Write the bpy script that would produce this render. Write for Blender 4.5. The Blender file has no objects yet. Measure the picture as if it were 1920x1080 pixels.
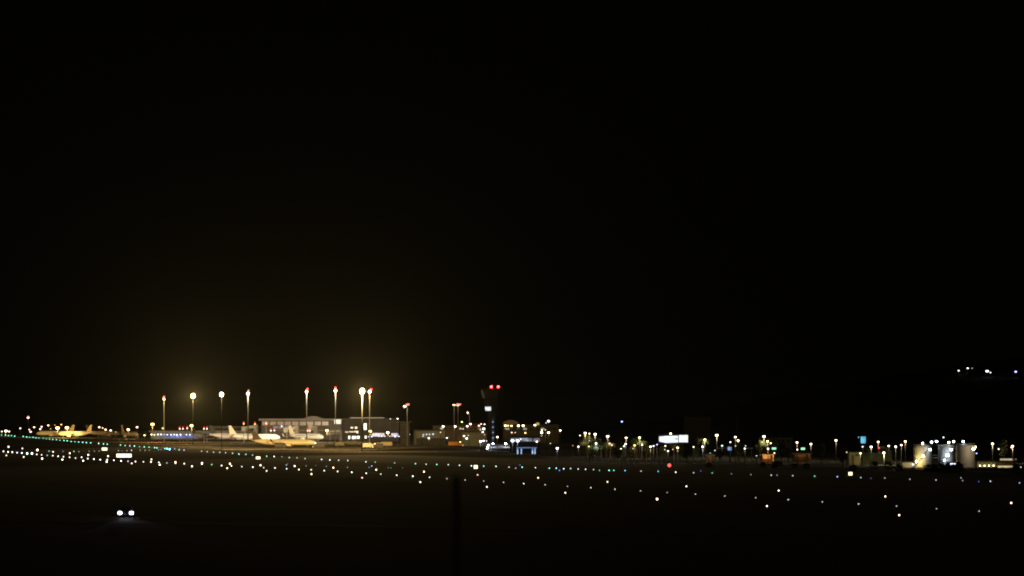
import bpy, math, random
from mathutils import Vector
rnd = random.Random(7)
R = math.radians
sc = bpy.context.scene
C = sc.collection

# ------------------------------------------------------------------ camera, sky, exposure
CAM_H, FPX, HOR = 13.58, 7000.0, 792.0       # eye height (m), focal length in photo pixels, horizon row
FH = CAM_H * FPX
cam_d = bpy.data.cameras.new('camera')
cam_d.sensor_width = 36.0
cam_d.lens = 36.0 * FPX / 1920.0
cam_d.shift_y = (HOR - 540.0) / 1920.0
cam_d.clip_start = 1.0
cam_d.clip_end = 60000.0
cam_d.dof.use_dof = True
cam_d.dof.focus_distance = 1900.0
cam_d.dof.aperture_fstop = 4.0
cam = bpy.data.objects.new('camera', cam_d)
cam.location = (0, 0, CAM_H)
cam.rotation_euler = (R(90), 0, 0)
C.objects.link(cam)
sc.camera = cam

world = bpy.data.worlds.new('World')
sc.world = world
world.use_nodes = True
wn = world.node_tree.nodes
wl = world.node_tree.links
bg = next(n for n in wn if n.type == 'BACKGROUND')
sky = wn.new('ShaderNodeTexSky')
sky.sky_type = 'NISHITA'
sky.sun_disc = False
sky.sun_elevation = R(-4)
sky.sun_rotation = R(250)
mixc = wn.new('ShaderNodeMix'); mixc.data_type = 'RGBA'
mixc.inputs[0].default_value = 0.9
mixc.inputs[7].default_value = (0.0005, 0.0005, 0.00035, 1)      # town glow on a moonless sky
scl = wn.new('ShaderNodeVectorMath'); scl.operation = 'SCALE'; scl.inputs['Scale'].default_value = 0.02
wl.new(sky.outputs['Color'], scl.inputs[0])
wl.new(scl.outputs['Vector'], mixc.inputs[6])
wl.new(mixc.outputs[2], bg.inputs['Color'])
bg.inputs['Strength'].default_value = 1.0

sc.view_settings.view_transform = 'Standard'
sc.view_settings.look = 'None'
sc.view_settings.gamma = 1
sc.view_settings.exposure = 0
cy = sc.cycles
cy.use_denoising = True
cy.filter_width = 1.9
cy.max_bounces = 4
cy.diffuse_bounces = 1
cy.glossy_bounces = 1
cy.volume_bounces = 0
cy.sample_clamp_indirect = 0.4
cy.use_light_tree = True

# ------------------------------------------------------------------ pixel -> world
def G(x, y):
    d = FH / (y - HOR)
    return Vector(((x - 960) / FPX * d, d, 0))
def PX(x, d): return (x - 960) / FPX * d
def PZ(y, d): return CAM_H - (y - HOR) / FPX * d
def M(px, d): return px * d / FPX

# ------------------------------------------------------------------ materials
_m = {}
def mat(name, col, rough=0.7, metal=0.0, noise=0.0, scale=3.0, spec=0.3):
    if name in _m: return _m[name]
    m = bpy.data.materials.new(name); m.use_nodes = True
    nt = m.node_tree; b = nt.nodes['Principled BSDF']
    b.inputs['Base Color'].default_value = (*col, 1)
    b.inputs['Roughness'].default_value = rough
    b.inputs['Metallic'].default_value = metal
    b.inputs['Specular IOR Level'].default_value = spec
    if noise:
        tc = nt.nodes.new('ShaderNodeTexCoord'); nz = nt.nodes.new('ShaderNodeTexNoise')
        nz.inputs['Scale'].default_value = scale; nz.inputs['Detail'].default_value = 5
        rp = nt.nodes.new('ShaderNodeValToRGB')
        a = [max(0, c * (1 - noise)) for c in col]; z = [min(1, c * (1 + noise)) for c in col]
        rp.color_ramp.elements[0].color = (*a, 1); rp.color_ramp.elements[1].color = (*z, 1)
        rp.color_ramp.elements[0].position = 0.3; rp.color_ramp.elements[1].position = 0.7
        nt.links.new(tc.outputs['Object'], nz.inputs['Vector'])
        nt.links.new(nz.outputs['Fac'], rp.inputs['Fac'])
        nt.links.new(rp.outputs['Color'], b.inputs['Base Color'])
    _m[name] = m
    return m

COL = {
 'warm': (1.0, 0.78, 0.48), 'orange': (1.0, 0.50, 0.16), 'yellow': (1.0, 0.72, 0.22), 'sodium': (1.0, 0.65, 0.24),
 'white': (0.95, 0.93, 0.85), 'cool': (0.75, 0.85, 1.0), 'blue': (0.30, 0.48, 1.0), 'pink': (1.0, 0.58, 0.48),
 'red': (1.0, 0.04, 0.035), 'green': (0.30, 0.95, 0.45), 'teal': (0.15, 0.64, 0.42), 'lime': (0.62, 0.95, 0.25),
 'cyan': (0.16, 0.66, 0.95), 'cream': (1.0, 0.95, 0.52), 'violet': (0.5, 0.4, 1.0), 'pale': (0.55, 0.72, 0.66),
 'head': (.80, .78, 1.0), 'navy': (0.12, 0.16, 0.75),
}
def glow(cname, s, lit=False):
    key = 'glow_%s_%g_%d' % (cname, s, lit)
    if key in _m: return _m[key]
    m = bpy.data.materials.new(key); m.use_nodes = True
    nt = m.node_tree; nt.nodes.clear()
    e = nt.nodes.new('ShaderNodeEmission'); o = nt.nodes.new('ShaderNodeOutputMaterial')
    e.inputs['Color'].default_value = (*COL[cname], 1); e.inputs['Strength'].default_value = s
    nt.links.new(e.outputs[0], o.inputs['Surface'])
    m.cycles.emission_sampling = 'FRONT' if lit else 'NONE'
    _m[key] = m
    return m

def lit_glass(name, col, s, vscale=1.2, gap=0.5):
    # uneven glow: lit rooms behind windows, signs, and parts that only catch light
    if name in _m: return _m[name]
    m = bpy.data.materials.new(name); m.use_nodes = True
    nt = m.node_tree; b = nt.nodes['Principled BSDF']
    b.inputs['Base Color'].default_value = (0.03, 0.035, 0.04, 1); b.inputs['Roughness'].default_value = 0.2
    tc = nt.nodes.new('ShaderNodeTexCoord'); nz = nt.nodes.new('ShaderNodeTexNoise')
    nz.inputs['Scale'].default_value = vscale; nz.inputs['Detail'].default_value = 3
    mr = nt.nodes.new('ShaderNodeMapRange'); mr.inputs['From Min'].default_value = 0.35; mr.inputs['From Max'].default_value = 0.65
    mr.inputs['To Min'].default_value = s * (1 - gap); mr.inputs['To Max'].default_value = s * (1 + gap)
    nt.links.new(tc.outputs['Object'], nz.inputs['Vector']); nt.links.new(nz.outputs['Fac'], mr.inputs['Value'])
    b.inputs['Emission Color'].default_value = (*col, 1)
    nt.links.new(mr.outputs['Result'], b.inputs['Emission Strength'])
    m.cycles.emission_sampling = 'NONE'
    _m[name] = m
    return m

STEEL = mat('galvanised_steel', (0.42, 0.42, 0.40), 0.55, 0.0, 0.15, 0.6)
DARKMETAL = mat('dark_metal', (0.03, 0.03, 0.03), 0.6)
WHITEPAINT = mat('white_aircraft_paint', (0.78, 0.77, 0.74), 0.35, 0, 0.04, 0.4, 0.5)
CONC = mat('concrete', (0.30, 0.29, 0.27), 0.85, 0, 0.25, 0.35)
DARKCONC = mat('dark_concrete', (0.055, 0.055, 0.055), 0.85, 0, 0.3, 0.3)
ROOFM = mat('roof_sheet', (0.36, 0.35, 0.35), 0.5, 0, 0.15, 0.2)
DGLASS = mat('dark_glass', (0.03, 0.035, 0.045), 0.45, 0, 0, 1, 0.15)
RUBBER = mat('rubber', (0.02, 0.02, 0.02), 0.9)

# ------------------------------------------------------------------ mesh builder
class MB:
    def __init__(s): s.v = []; s.f = []
    def add(s, vs, fs):
        o = len(s.v); s.v += [tuple(v) for v in vs]; s.f += [tuple(i + o for i in f) for f in fs]; return s
    def box(s, x0, x1, y0, y1, z0, z1):
        vs = [(x0,y0,z0),(x1,y0,z0),(x1,y1,z0),(x0,y1,z0),(x0,y0,z1),(x1,y0,z1),(x1,y1,z1),(x0,y1,z1)]
        return s.add(vs, [(0,3,2,1),(4,5,6,7),(0,1,5,4),(1,2,6,5),(2,3,7,6),(3,0,4,7)])
    def prism(s, pts, y0, y1):           # outline in x,z pushed along y
        n = len(pts)
        vs = [(p[0], y0, p[1]) for p in pts] + [(p[0], y1, p[1]) for p in pts]
        return s.add(vs, [tuple(range(n)), tuple(range(2*n-1, n-1, -1))] + [(i, i+n, (i+1) % n + n, (i+1) % n) for i in range(n)])
    def slab(s, pts, z0, z1):            # outline in x,y pushed along z
        n = len(pts)
        vs = [(p[0], p[1], z0) for p in pts] + [(p[0], p[1], z1) for p in pts]
        return s.add(vs, [tuple(range(n-1, -1, -1)), tuple(range(n, 2*n))] + [(i, (i+1) % n, (i+1) % n + n, i+n) for i in range(n)])
    def tube(s, a, b, r0, r1=None, n=10, cap=True):
        r1 = r0 if r1 is None else r1
        a = Vector(a); b = Vector(b); t = (b - a).normalized()
        u = t.orthogonal().normalized(); w = t.cross(u)
        vs = []
        for p, r in ((a, r0), (b, r1)):
            for i in range(n):
                k = 2*math.pi*i/n; vs.append(p + u*(r*math.cos(k)) + w*(r*math.sin(k)))
        fs = [(i, (i+1) % n, (i+1) % n + n, i+n) for i in range(n)]
        if cap: fs += [tuple(range(n-1, -1, -1)), tuple(range(n, 2*n))]
        return s.add(vs, fs)
    def rings(s, rings, close=True):     # list of equal rings
        n = len(rings[0]); vs = [p for r in rings for p in r]; fs = []
        for k in range(len(rings)-1):
            for i in range(n):
                fs.append((k*n+i, k*n+(i+1) % n, (k+1)*n+(i+1) % n, (k+1)*n+i))
        if close: fs += [tuple(range(n-1, -1, -1)), tuple(range((len(rings)-1)*n, len(rings)*n))]
        return s.add(vs, fs)
    def ball(s, c, r, n=8, m=6, sz=1.0):
        rr = []
        for j in range(1, m):
            a = math.pi*j/m
            rr.append([(c[0]+r*math.sin(a)*math.cos(2*math.pi*i/n), c[1]+r*math.sin(a)*math.sin(2*math.pi*i/n), c[2]-sz*r*math.cos(a)) for i in range(n)])
        return s.rings(rr)
    def mesh(s, name, m, smooth=False):
        me = bpy.data.meshes.new(name); me.from_pydata(s.v, [], s.f); me.update()
        for k in (m if isinstance(m, (list, tuple)) else [m]): me.materials.append(k)
        if smooth: me.polygons.foreach_set('use_smooth', [True]*len(me.polygons))
        return me
    def build(s, name, m, parent=None, smooth=False):
        return put(name, s.mesh(name, m, smooth), parent)

def put(name, me, parent=None, loc=None, scale=None, rot=None):
    o = bpy.data.objects.new(name, me); C.objects.link(o)
    if parent: o.parent = parent
    if loc is not None: o.location = loc
    if scale is not None: o.scale = scale
    if rot is not None: o.rotation_euler = rot
    return o
def tag(o, label, cat, group=None):
    o['label'] = label; o['category'] = cat
    if group: o['group'] = group
    return o
def thing(name, label, cat, loc, rz=0, group=None):
    o = bpy.data.objects.new(name, None); C.objects.link(o)
    o.location = loc; o.rotation_euler = (0, 0, rz); o.empty_display_size = 1
    return tag(o, label, cat, group)
def struct(o, kind='structure'):
    o['kind'] = kind; return o
def copy_tree(o, parent=None):
    c = o.copy(); C.objects.link(c)
    c.parent = parent
    for ch in list(o.children): copy_tree(ch, c)
    return c

# ------------------------------------------------------------------ ground
GRASS = mat('dry_grass_ground', (0.022, 0.022, 0.017), 0.95, 0, 0.5, 0.02)
ASPH = mat('asphalt', (0.045, 0.045, 0.045), 0.9, 0, 0.3, 0.05)
APRON = mat('apron_concrete', (0.20, 0.17, 0.12), 0.9, 0, 0.35, 0.06)
PAINT = mat('white_road_paint', (0.7, 0.7, 0.68), 0.7)
def sheet(name, pts, z, m):
    mb = MB(); mb.add([(p[0], p[1], z) for p in pts], [tuple(range(len(pts)))])
    return struct(mb.build(name, m))
g = MB(); g.add([(-9000, -300, 0), (9000, -300, 0), (9000, 16000, 0), (-9000, 16000, 0)], [(0, 1, 2, 3)])
struct(g.build('ground', GRASS))
# runway between its two rows of edge lights
nA, nB = G(1686, 966), G(679, 896)
fA, fB = G(1896, 943), G(705.6, 881)
rdir = (nB - nA).normalized(); rnor = Vector((-rdir.y, rdir.x, 0))
if (fA - nA).dot(rnor) < 0: rnor = -rnor
wid = ((fA - nA).dot(rnor) + (fB - nA).dot(rnor)) / 2
p0 = nA - rdir*600 - rnor*4; p1 = nA + rdir*2600 - rnor*4
sheet('runway', [p0, p1, p1 + rnor*(wid+8), p0 + rnor*(wid+8)], 0.02, ASPH)
mk = MB()
for k in range(60):
    a = nA + rdir*(-500 + k*50) + rnor*(wid/2)
    b = a + rdir*30
    q = [a - rnor*0.45, b - rnor*0.45, b + rnor*0.45, a + rnor*0.45]
    mk.add([(p.x, p.y, 0.045) for p in q], [(0, 1, 2, 3)])
struct(mk.build('runway_marking', PAINT))
sheet('taxiway', [G(-80, 812), G(-80, 818), G(345, 847), G(880, 878), G(1300, 890), G(1990, 911), G(1990, 904), G(1300, 883), G(880, 871), G(345, 840)], 0.02, ASPH)
sheet('apron', [G(-90, 813.5), G(150, 829), G(330, 838), G(480, 848), G(700, 851), G(900, 848), G(900, 818), G(700, 812), G(200, 808), G(-90, 808)], 0.035, APRON)
sheet('service_road', [G(-40, 972), G(1990, 1006), G(1990, 1012), G(-40, 978)], 0.02, ASPH)
sheet('car_park', [G(1080, 851), G(1250, 862), G(1560, 876), G(1990, 890), G(1990, 862), G(1500, 848), G(1080, 836)], 0.02, mat('car_park_asphalt', (0.09, 0.085, 0.07), 0.9, 0, 0.4, 0.05))

# hill at the far right
def hillz(X, Y):
    u = (X - 720) / 420.0; w = (Y - 5300) / 900.0
    z = 98*math.exp(-u*u - w*w) + 66*math.exp(-((X-1500)/620)**2 - ((Y-5700)/1000)**2)
    return z + (5*math.sin(X*0.017 + 1.3)*math.sin(Y*0.006) + 2.5*math.sin(X*.051+Y*.013))*min(1, z/30) - 6
hm = MB(); NX, NY = 60, 40
for j in range(NY+1):
    for i in range(NX+1):
        X = -400 + 3000*i/NX; Y = 3600 + 4200*j/NY
        hm.v.append((X, Y, hillz(X, Y)))
for j in range(NY):
    for i in range(NX):
        a = j*(NX+1)+i; hm.f.append((a, a+1, a+NX+2, a+NX+1))
struct(hm.build('hill', mat('dark_scrub_hillside', (0.03, 0.03, 0.02), 0.95, 0, 0.5, 0.01), None, True))

# ------------------------------------------------------------------ label helpers
ORD = ['first', 'second', 'third', 'fourth', 'fifth', 'sixth', 'seventh', 'eighth', 'ninth', 'tenth', 'eleventh', 'twelfth',
       'thirteenth', 'fourteenth', 'fifteenth', 'sixteenth', 'seventeenth', 'eighteenth', 'nineteenth', 'twentieth']
ROWZ = [(72, 'at the far left edge'), (160, 'below the leftmost golden planes'), (280, 'around the long yellow sign'), (400, 'below the blue-lit pier'),
        (480, 'below the tall pale tail'), (620, 'below the golden front plane'), (760, 'below the twin bright masts'),
        (890, 'below the grey shed'), (1010, 'below the control tower'), (1230, 'below the tree-filled garden'),
        (1340, 'near the red ground light'), (1560, 'below the orange kiosks'), (1700, 'left of the storage tanks'),
        (2500, 'below the storage tanks')]
LAMPZ = [(160, 'by the leftmost golden planes'), (275, 'by the dim tails at left'), (440, 'over the blue-lit pier'),
         (640, 'around the pale planes'), (780, 'at the dark terminal block'), (905, 'left of the control tower'),
         (1060, 'right of the control tower'), (1235, 'in the tree-filled garden'), (1298, 'around the white billboard'),
         (1420, 'between billboard and first kiosk'), (1480, 'over the first orange kiosk'), (1560, 'over the second orange kiosk'),
         (1708, 'left of the storage tanks'), (1835, 'among the storage tanks'), (2500, 'right of the storage tanks')]
def zone(x, Z):
    for lim, t in Z:
        if x < lim: return t
def ordinals(items, keyf):
    # items: list with x first; returns label suffix for each within equal keys
    groups = {}
    for i, it in enumerate(items): groups.setdefault(keyf(it), []).append(i)
    out = [''] * len(items)
    for k, idx in groups.items():
        idx.sort(key=lambda i: items[i][0])
        n = len(idx)
        if n == 1: continue
        for q, i in enumerate(idx):
            out[i] = ', ' + ('leftmost' if q == 0 else 'rightmost' if q == n-1 else ORD[q] + ' from left')
    return out

# ------------------------------------------------------------------ airfield lights
_rl = {}
def ground_light_mesh(cname, s):
    key = (cname, s)
    if key not in _rl:
        mb = MB()
        mb.tube((0, 0, 0), (0, 0, 0.35), 0.42, 0.30, 10)
        nb = len(mb.f)
        mb.ball((0, 0, 0.9), 0.5, 10, 6, 1.15)
        me = mb.mesh('airfield_light', [DARKMETAL, glow(cname, s)])
        for p in me.polygons:
            if p.index >= nb: p.material_index = 1
        _rl[key] = me
    return _rl[key]
def row(name, pts, row_name, cat, group, default, s, spx):
    # pts entries (x, y[, colour[, strength factor[, size factor]]])
    q_ = random.Random(len(pts))
    P = [(p[0], p[1], p[2] if len(p) > 2 else default, p[3] if len(p) > 3 else 1.0, p[4] if len(p) > 4 else 1.0) for p in pts]
    suf = ordinals(P, lambda t: zone(t[0], ROWZ) + t[2])
    names = {'warm': 'warm white', 'pink': 'pinkish white', 'pale': 'dim pale green', 'navy': 'faint deep blue', 'cool': 'bluish white'}
    for i, (x, y, c, k, z) in enumerate(P):
        d = FH / (y - HOR); size = min(1.3, M(spx*z, d)); k = k*(q_.uniform(.45, 1.3) if cat == 'taxiway light' else q_.uniform(.35, 1.15))
        size *= q_.uniform(.86, 1.06)
        loc = G(x, y + 0.85*size*FPX/d)
        o = put(name, ground_light_mesh(c, round(s*k, 2)), None, loc, (size, size, size))
        tag(o, '%s %s %s%s' % (names.get(c, c), row_name, zone(x, ROWZ), suf[i]), cat, group)

NEAR = [(1686,966),(1438,949),(1232,936,'warm',1.5,1.2),(1060,924),(913,913),(788,904),(679,896,'pink'),(584,889),(500,883,'pink'),(426,878),
        (360,874.5),(299.5,871.5),(247,869,'pink'),(200,866),(156,864),(117,862,'warm',.7),(79,860,'warm',.8),(44.5,857,'warm',.7),(12,854,'warm',.25)]
FAR = [(1896,943),(1660,931),(1460,920),(1287,912),(1139,903.5),(1009,896),(895.5,890.5,'pink'),(795,884.5),(705.5,881),(625,877,'warm',1.3,1.1),
       (552.5,874),(488.5,872.5),(431,869.5),(379,868),(329,866.5),(284,861.5,'warm',1.2),(202.5,855.5),(165.5,853),(131,850),(99.5,847.5),
       (70,844,'warm',1.4,1.3),(42,841),(16,838,'warm',1.4,1.2)]
CTR = [(1836,958.5),(1756,954),(1681,949),(1610,945),(1542,941),(1478,937),(1417,933.5),(1359,930),(1304,926.5),(1251,923.5),(1201,920.5),
       (1153,917.5),(1108,914.5),(1064,912),(1022,909),(982,907),(944,904.5),(907,902),(872,900),(838,897.5),(805.5,895),(774,893),(744,891),
       (714,889),(686.5,887.5),(659.5,885.5),(633,884),(608,882.5),(583.5,881),(560.5,880.5),(537.5,879),(515.5,877.5),(494.5,877),(474,876),
       (453.5,875),(434,873.5),(415.5,873),(397,871,'green',.6),(378.5,870),(345.5,869.5),(329,868.5),(313,868,'pale',.8),(298,867),
       (283,866),(269,866),(254,865.5),(240,865,'cool',.7),(227,864.5),(213.5,863),(201,862,'pale'),(188,862),(176,861),(164.5,860),(153,857.5),(141.5,859),
       (130.5,857.5),(119,856.5),(109,855.5),(99,854.5),(88.5,854,'cool',.5),(78,853),(69,852,'pale'),(60,850.5,'pale',1.8,1.5),(51,850.5,'pale',1.8,1.5),(41,849.5,'cool',1.2,1.2),
       (32,849,'cool'),(23,848),(15,847.5),(6.5,846.5)]
for i in range(len(CTR)):
    x = CTR[i][0]
    if len(CTR[i]) == 2 and x > 800: CTR[i] = (*CTR[i], 'white', 0.42 if x > 1000 else .6, .85)
TAXI = [(3,816,),(10.5,816),(16,817),(21.5,817),(27.5,818),(43.5,818.5),(50,819.5),(55.5,820),(62,820),(67.5,821),(73,821.5),(81,822),(87,823),(93,823.5),
        (99,824),(106,824.5),(112.5,825.5),(120,826),(126,826.5),(133.5,828),(140.5,828.5),(147.5,829),(155,829.5),(162,830),(170,830.5),(185,831.5,'pale'),
        (194,832.5),(201,833,'teal',1.5),(226,834.5),(234.5,835.5),(243.5,836,'pale',.5),(252,836.5),(261.5,837.5),(270.5,838),(279.5,838.5),(290,839.5,'teal',1.4),(294,840),
        (309,841),(313,841.5,'teal',2,1.2),(318,842.5,'cyan',2.5,1.3),(327.5,842,'violet',.5),(336,843.5),(345,844,'violet',.5),
        (378,846,'pale',.6),(388.5,847,'pale'),(400.5,848,'pale'),(412,848.5,'pale',.6),(423,849,'pale',.4),(436,850,'pale'),(448,851.5),(461,852),(473.5,853.5,'pale',.6),
        (500,855.5,'teal',1.6),(514,856,'pale'),(528.5,856.5,'pale',.3),(542.5,858,'pale'),(557,858.5,'pale',.7),(572,860,'pale',.7),(603,861.5,'pale'),(618.5,862.5,'pale'),
        (635,863,'pale'),(652,863.5,'pale',.7),(686,866,'pale'),(703.5,866.5),(740,868,'pale',.5),(779,869.5),(799,870.5,'pale'),(819,871,'teal',1.5),(840.5,871.5,'pale',.5),
        (861.5,872.5,'pale'),(884,873.5,'pale'),(907,874,'cyan',.8),(930,874.5,'pale'),(954.5,876,'pale'),(967,878,'pale',.4),(979,876,'teal',1.3),(1004,877,'pale'),(1030,878),
        (1043,878),(1057,879,'pale',1.4),(1070,878.5,'pale',.6),(1084,879.5,'pale',1.5),(1098,880,'pale',.8),(1113,880.5,'pale'),(1124,882),(1142,882,'teal',1.4),
        (1151,882,'teal',1.6),(1172,882.5,'cyan',1.2),(1202,883.5,'pale',.6),(1234,884,'cyan',.6),(1267,885.5,'pale',1.4),(1300.5,886.5,'cool',.5),(1335.5,887),(1371.5,888.5,'violet',.4),
        (1408,890,'pale',.3),(1446,891,'pale',.6),(1486.5,892,'pale',.8),(1527.5,893),(1570,894,'blue',1.6),(1614,895.5,'pale',.8),(1659,896.5,'cool',.5),
        (1706,898.5,'cool',.4),(1755,900,'cool',.4),(1802,896,'cool',.3),(1805,901,'cool',.3),(1857,902.5,'cool',.4),(1911.5,905.5,'blue',.6)]
EXTRA = [(92,846,'teal',1.4),(118,846.5,'violet',.4),(138.5,846.5,'teal',1.2),(148,847,'pale',.4),(167,846,'pale',.3),(177,846,'pale',.3),(186,845.5,'pale',.4),(222,845,'pale',.4),
         (229,845,'pale',.3),(238,845,'cream',.5),(246.5,844.5,'cool',.9),(263,844,'pale',.4),(272,844.5,'warm',.3),(280,844,'warm',.3),(297,843.5,'blue',.9),(302,843,'blue',.7),
         (537,872,'pale',.5),(539,870,'navy',1.2),(574,873.5,'pale',.6),(592,873,'pale',.3),(612,874.5,'pale',.5),(651.5,876.5,'pale',.8),(692,876.5,'cyan',.7),(697,874,'blue',1.3),
         (728,877,'teal',.6),(733,877.5,'teal',.6),(755,877.5,'pale',.3),(975,872,'navy',1.5),(1049,882,'navy',2),(1314,883,'navy',.8),(1457,891,'blue',.6),(1633,897,'blue',.35),(1835,903,'navy',.8)]
row('runway_edge_light', NEAR, 'front-row runway edge light', 'runway light', 'edge lights along the front of the runway', 'warm', 8, 2.45)
row('runway_edge_light', FAR, 'far-row runway edge light', 'runway light', 'edge lights along the far side of the runway', 'warm', 7, 2.4)
row('runway_centre_light', CTR, 'runway centre light', 'runway light', 'lights down the middle of the runway', 'white', 5.5, 1.95)
row('taxiway_light', TAXI, 'long-row taxiway light', 'taxiway light', 'lights along the taxiway', 'teal', 4.6, 1.7)
row('taxiway_light', EXTRA, 'scattered taxiway light', 'taxiway light', 'scattered lights between taxiway and runway', 'pale', 2.0, 1.7)

# lit airfield signs
def airfield_sign(x, y, w, h, label):
    yb = y + h/2 + 1.5; d = FH/(yb-HOR)
    t = thing('airfield_sign', label, 'airfield sign', (PX(x, d), d, 0), 0, 'lit yellow signs on the airfield')
    W, z0, z1 = M(w, d), M(1.5, d), M(h+1.5, d)
    MB().box(-W/2-.1, W/2+.1, 0, 0.35, z0-.1, z1+.1).build('housing', DARKMETAL, t)
    MB().box(-W/2, W/2, -0.05, 0-.003, z0, z1).build('face_panel', glow('cream', 2.2), t)
    for s in (-1, 1): MB().tube((s*W*.35, .17, 0), (s*W*.35, .17, z0-.1), .06).build('leg', STEEL, t)
airfield_sign(232.5, 854.2, 28, 6.5, 'long glowing yellow sign panel, the widest on the airfield')
airfield_sign(196, 842, 10, 5, 'small yellow sign up left of the long yellow one')
airfield_sign(484, 858.5, 8, 4.6, 'small pale yellow sign below the golden front plane')
airfield_sign(892, 875.5, 7.0, 6.5, 'square yellow sign below the control tower')
airfield_sign(1594.5, 888.2, 7.0, 6.0, 'square yellow sign in the dark left of the storage tanks')

# red ground light
d = FH/(879-HOR)
t = thing('stop_light', 'bright red light on a short post below the white billboard', 'red light', (PX(1255, d), d, 0))
MB().tube((0, 0, 0), (0, 0, M(5, d)), .12).build('post', DARKMETAL, t)
MB().ball((0, 0, M(6.5, d)), .46, 12, 8).build('lamp', glow('red', 6, True), t)

# ------------------------------------------------------------------ lamps on poles
def bulb_light(parent, loc, cname, power, size=.3):
    L = bpy.data.lights.new('lamp_light', 'POINT'); L.energy = power; L.color = COL[cname]; L.shadow_soft_size = size
    o = bpy.data.objects.new('lamp_light', L); C.objects.link(o); o.parent = parent; o.location = loc
    return o
def spot(parent, loc, target, cname, power, deg, blend=.6):
    L = bpy.data.lights.new('beam', 'SPOT'); L.energy = power; L.color = COL[cname]; L.spot_size = R(deg); L.spot_blend = blend; L.shadow_soft_size = .6
    o = bpy.data.objects.new('beam', L); C.objects.link(o); o.parent = parent
    v = Vector(target) - Vector(loc)
    from mathutils import Matrix
    back = Matrix.Rotation(-parent.rotation_euler.z, 3, 'Z')
    o.rotation_euler = (back @ v).to_track_quat('-Z', 'Y').to_euler()
    o.location = back @ (Vector(loc) - parent.location)
    return o
_sph = {}
POLEM = mat('weathered_pole_steel', (.17, .17, .16), .6, 0, .2, .6)
POLE = MB().tube((0, 0, 0), (0, 0, 1), 0.13, 0.07, 8).mesh('pole', POLEM)
DPOLE = MB().tube((0, 0, 0), (0, 0, 1), 0.12, 0.06, 8).mesh('pole', mat('dull_pole_paint', (.09, .085, .075), .8))
CAP = MB().tube((0, 0, .55), (0, 0, 1.05), 1.05, .35, 10).mesh('lamp_hood', DARKMETAL)
def bulb_mesh(c, s, lit):
    k = (c, s, lit)
    if k not in _sph: _sph[k] = MB().ball((0, 0, 0), 1.0, 8, 5, .85).mesh('lamp', glow(c, s, lit), True)
    return _sph[k]
CNAME = {'warm': 'warm white', 'cool': 'bluish white', 'pink': 'pinkish', 'cream': 'pale yellow', 'lime': 'lime green', 'violet': 'violet white'}
BEAMS = {}
def street_lamps(L):
    # (x, y, size px, colour, distance or 0, illuminating strength or 0)
    suf = ordinals(L, lambda t: zone(t[0], LAMPZ) + t[3])
    for i, (x, y, sp, c, d, lit) in enumerate(L):
        if not d:
            d = 2300 if y < 806 else 1700 if y < 816 else 1400 if y < 826 else 1250 if y < 840 else 1150
        z = PZ(y, d)
        t = thing('street_lamp', '%s lamp on a pole %s%s' % (CNAME.get(c, c), zone(x, LAMPZ), suf[i]), 'street lamp', (PX(x, d), d, 0), 0, 'lamps on poles around the airport')
        r = M(sp*.30, d)
        put('pole', DPOLE, t, None, (1, 1, z - r*.8))
        if x > 1080: lit *= 15
        elif lit: lit *= 1.6
        s = (9.0 if lit else 5.0) if sp > 3.5 else 2.2
        if lit:
            q = M(sp*.25, d); bulb_light(t, (0, -r*.3 - .5, z - r*1.25 - .45), c, 12.57*3.14*q*q*lit)
        put('lamp', bulb_mesh(c, s, False), t, (0, 0, z), (r, r, r))
        for tx, ty, td, pw, deg in BEAMS.get(x, ()):
            tg = Vector((PX(tx, td), td, PZ(ty, td))); o_ = Vector((PX(x, d), d, z)); v = (tg - o_).normalized()
            spot(t, o_ + v*(r + .6), tg, c, pw, deg)
        put('lamp_hood', CAP, t, (0, 0, z + r*.1), (r, r, r*.8))

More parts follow.
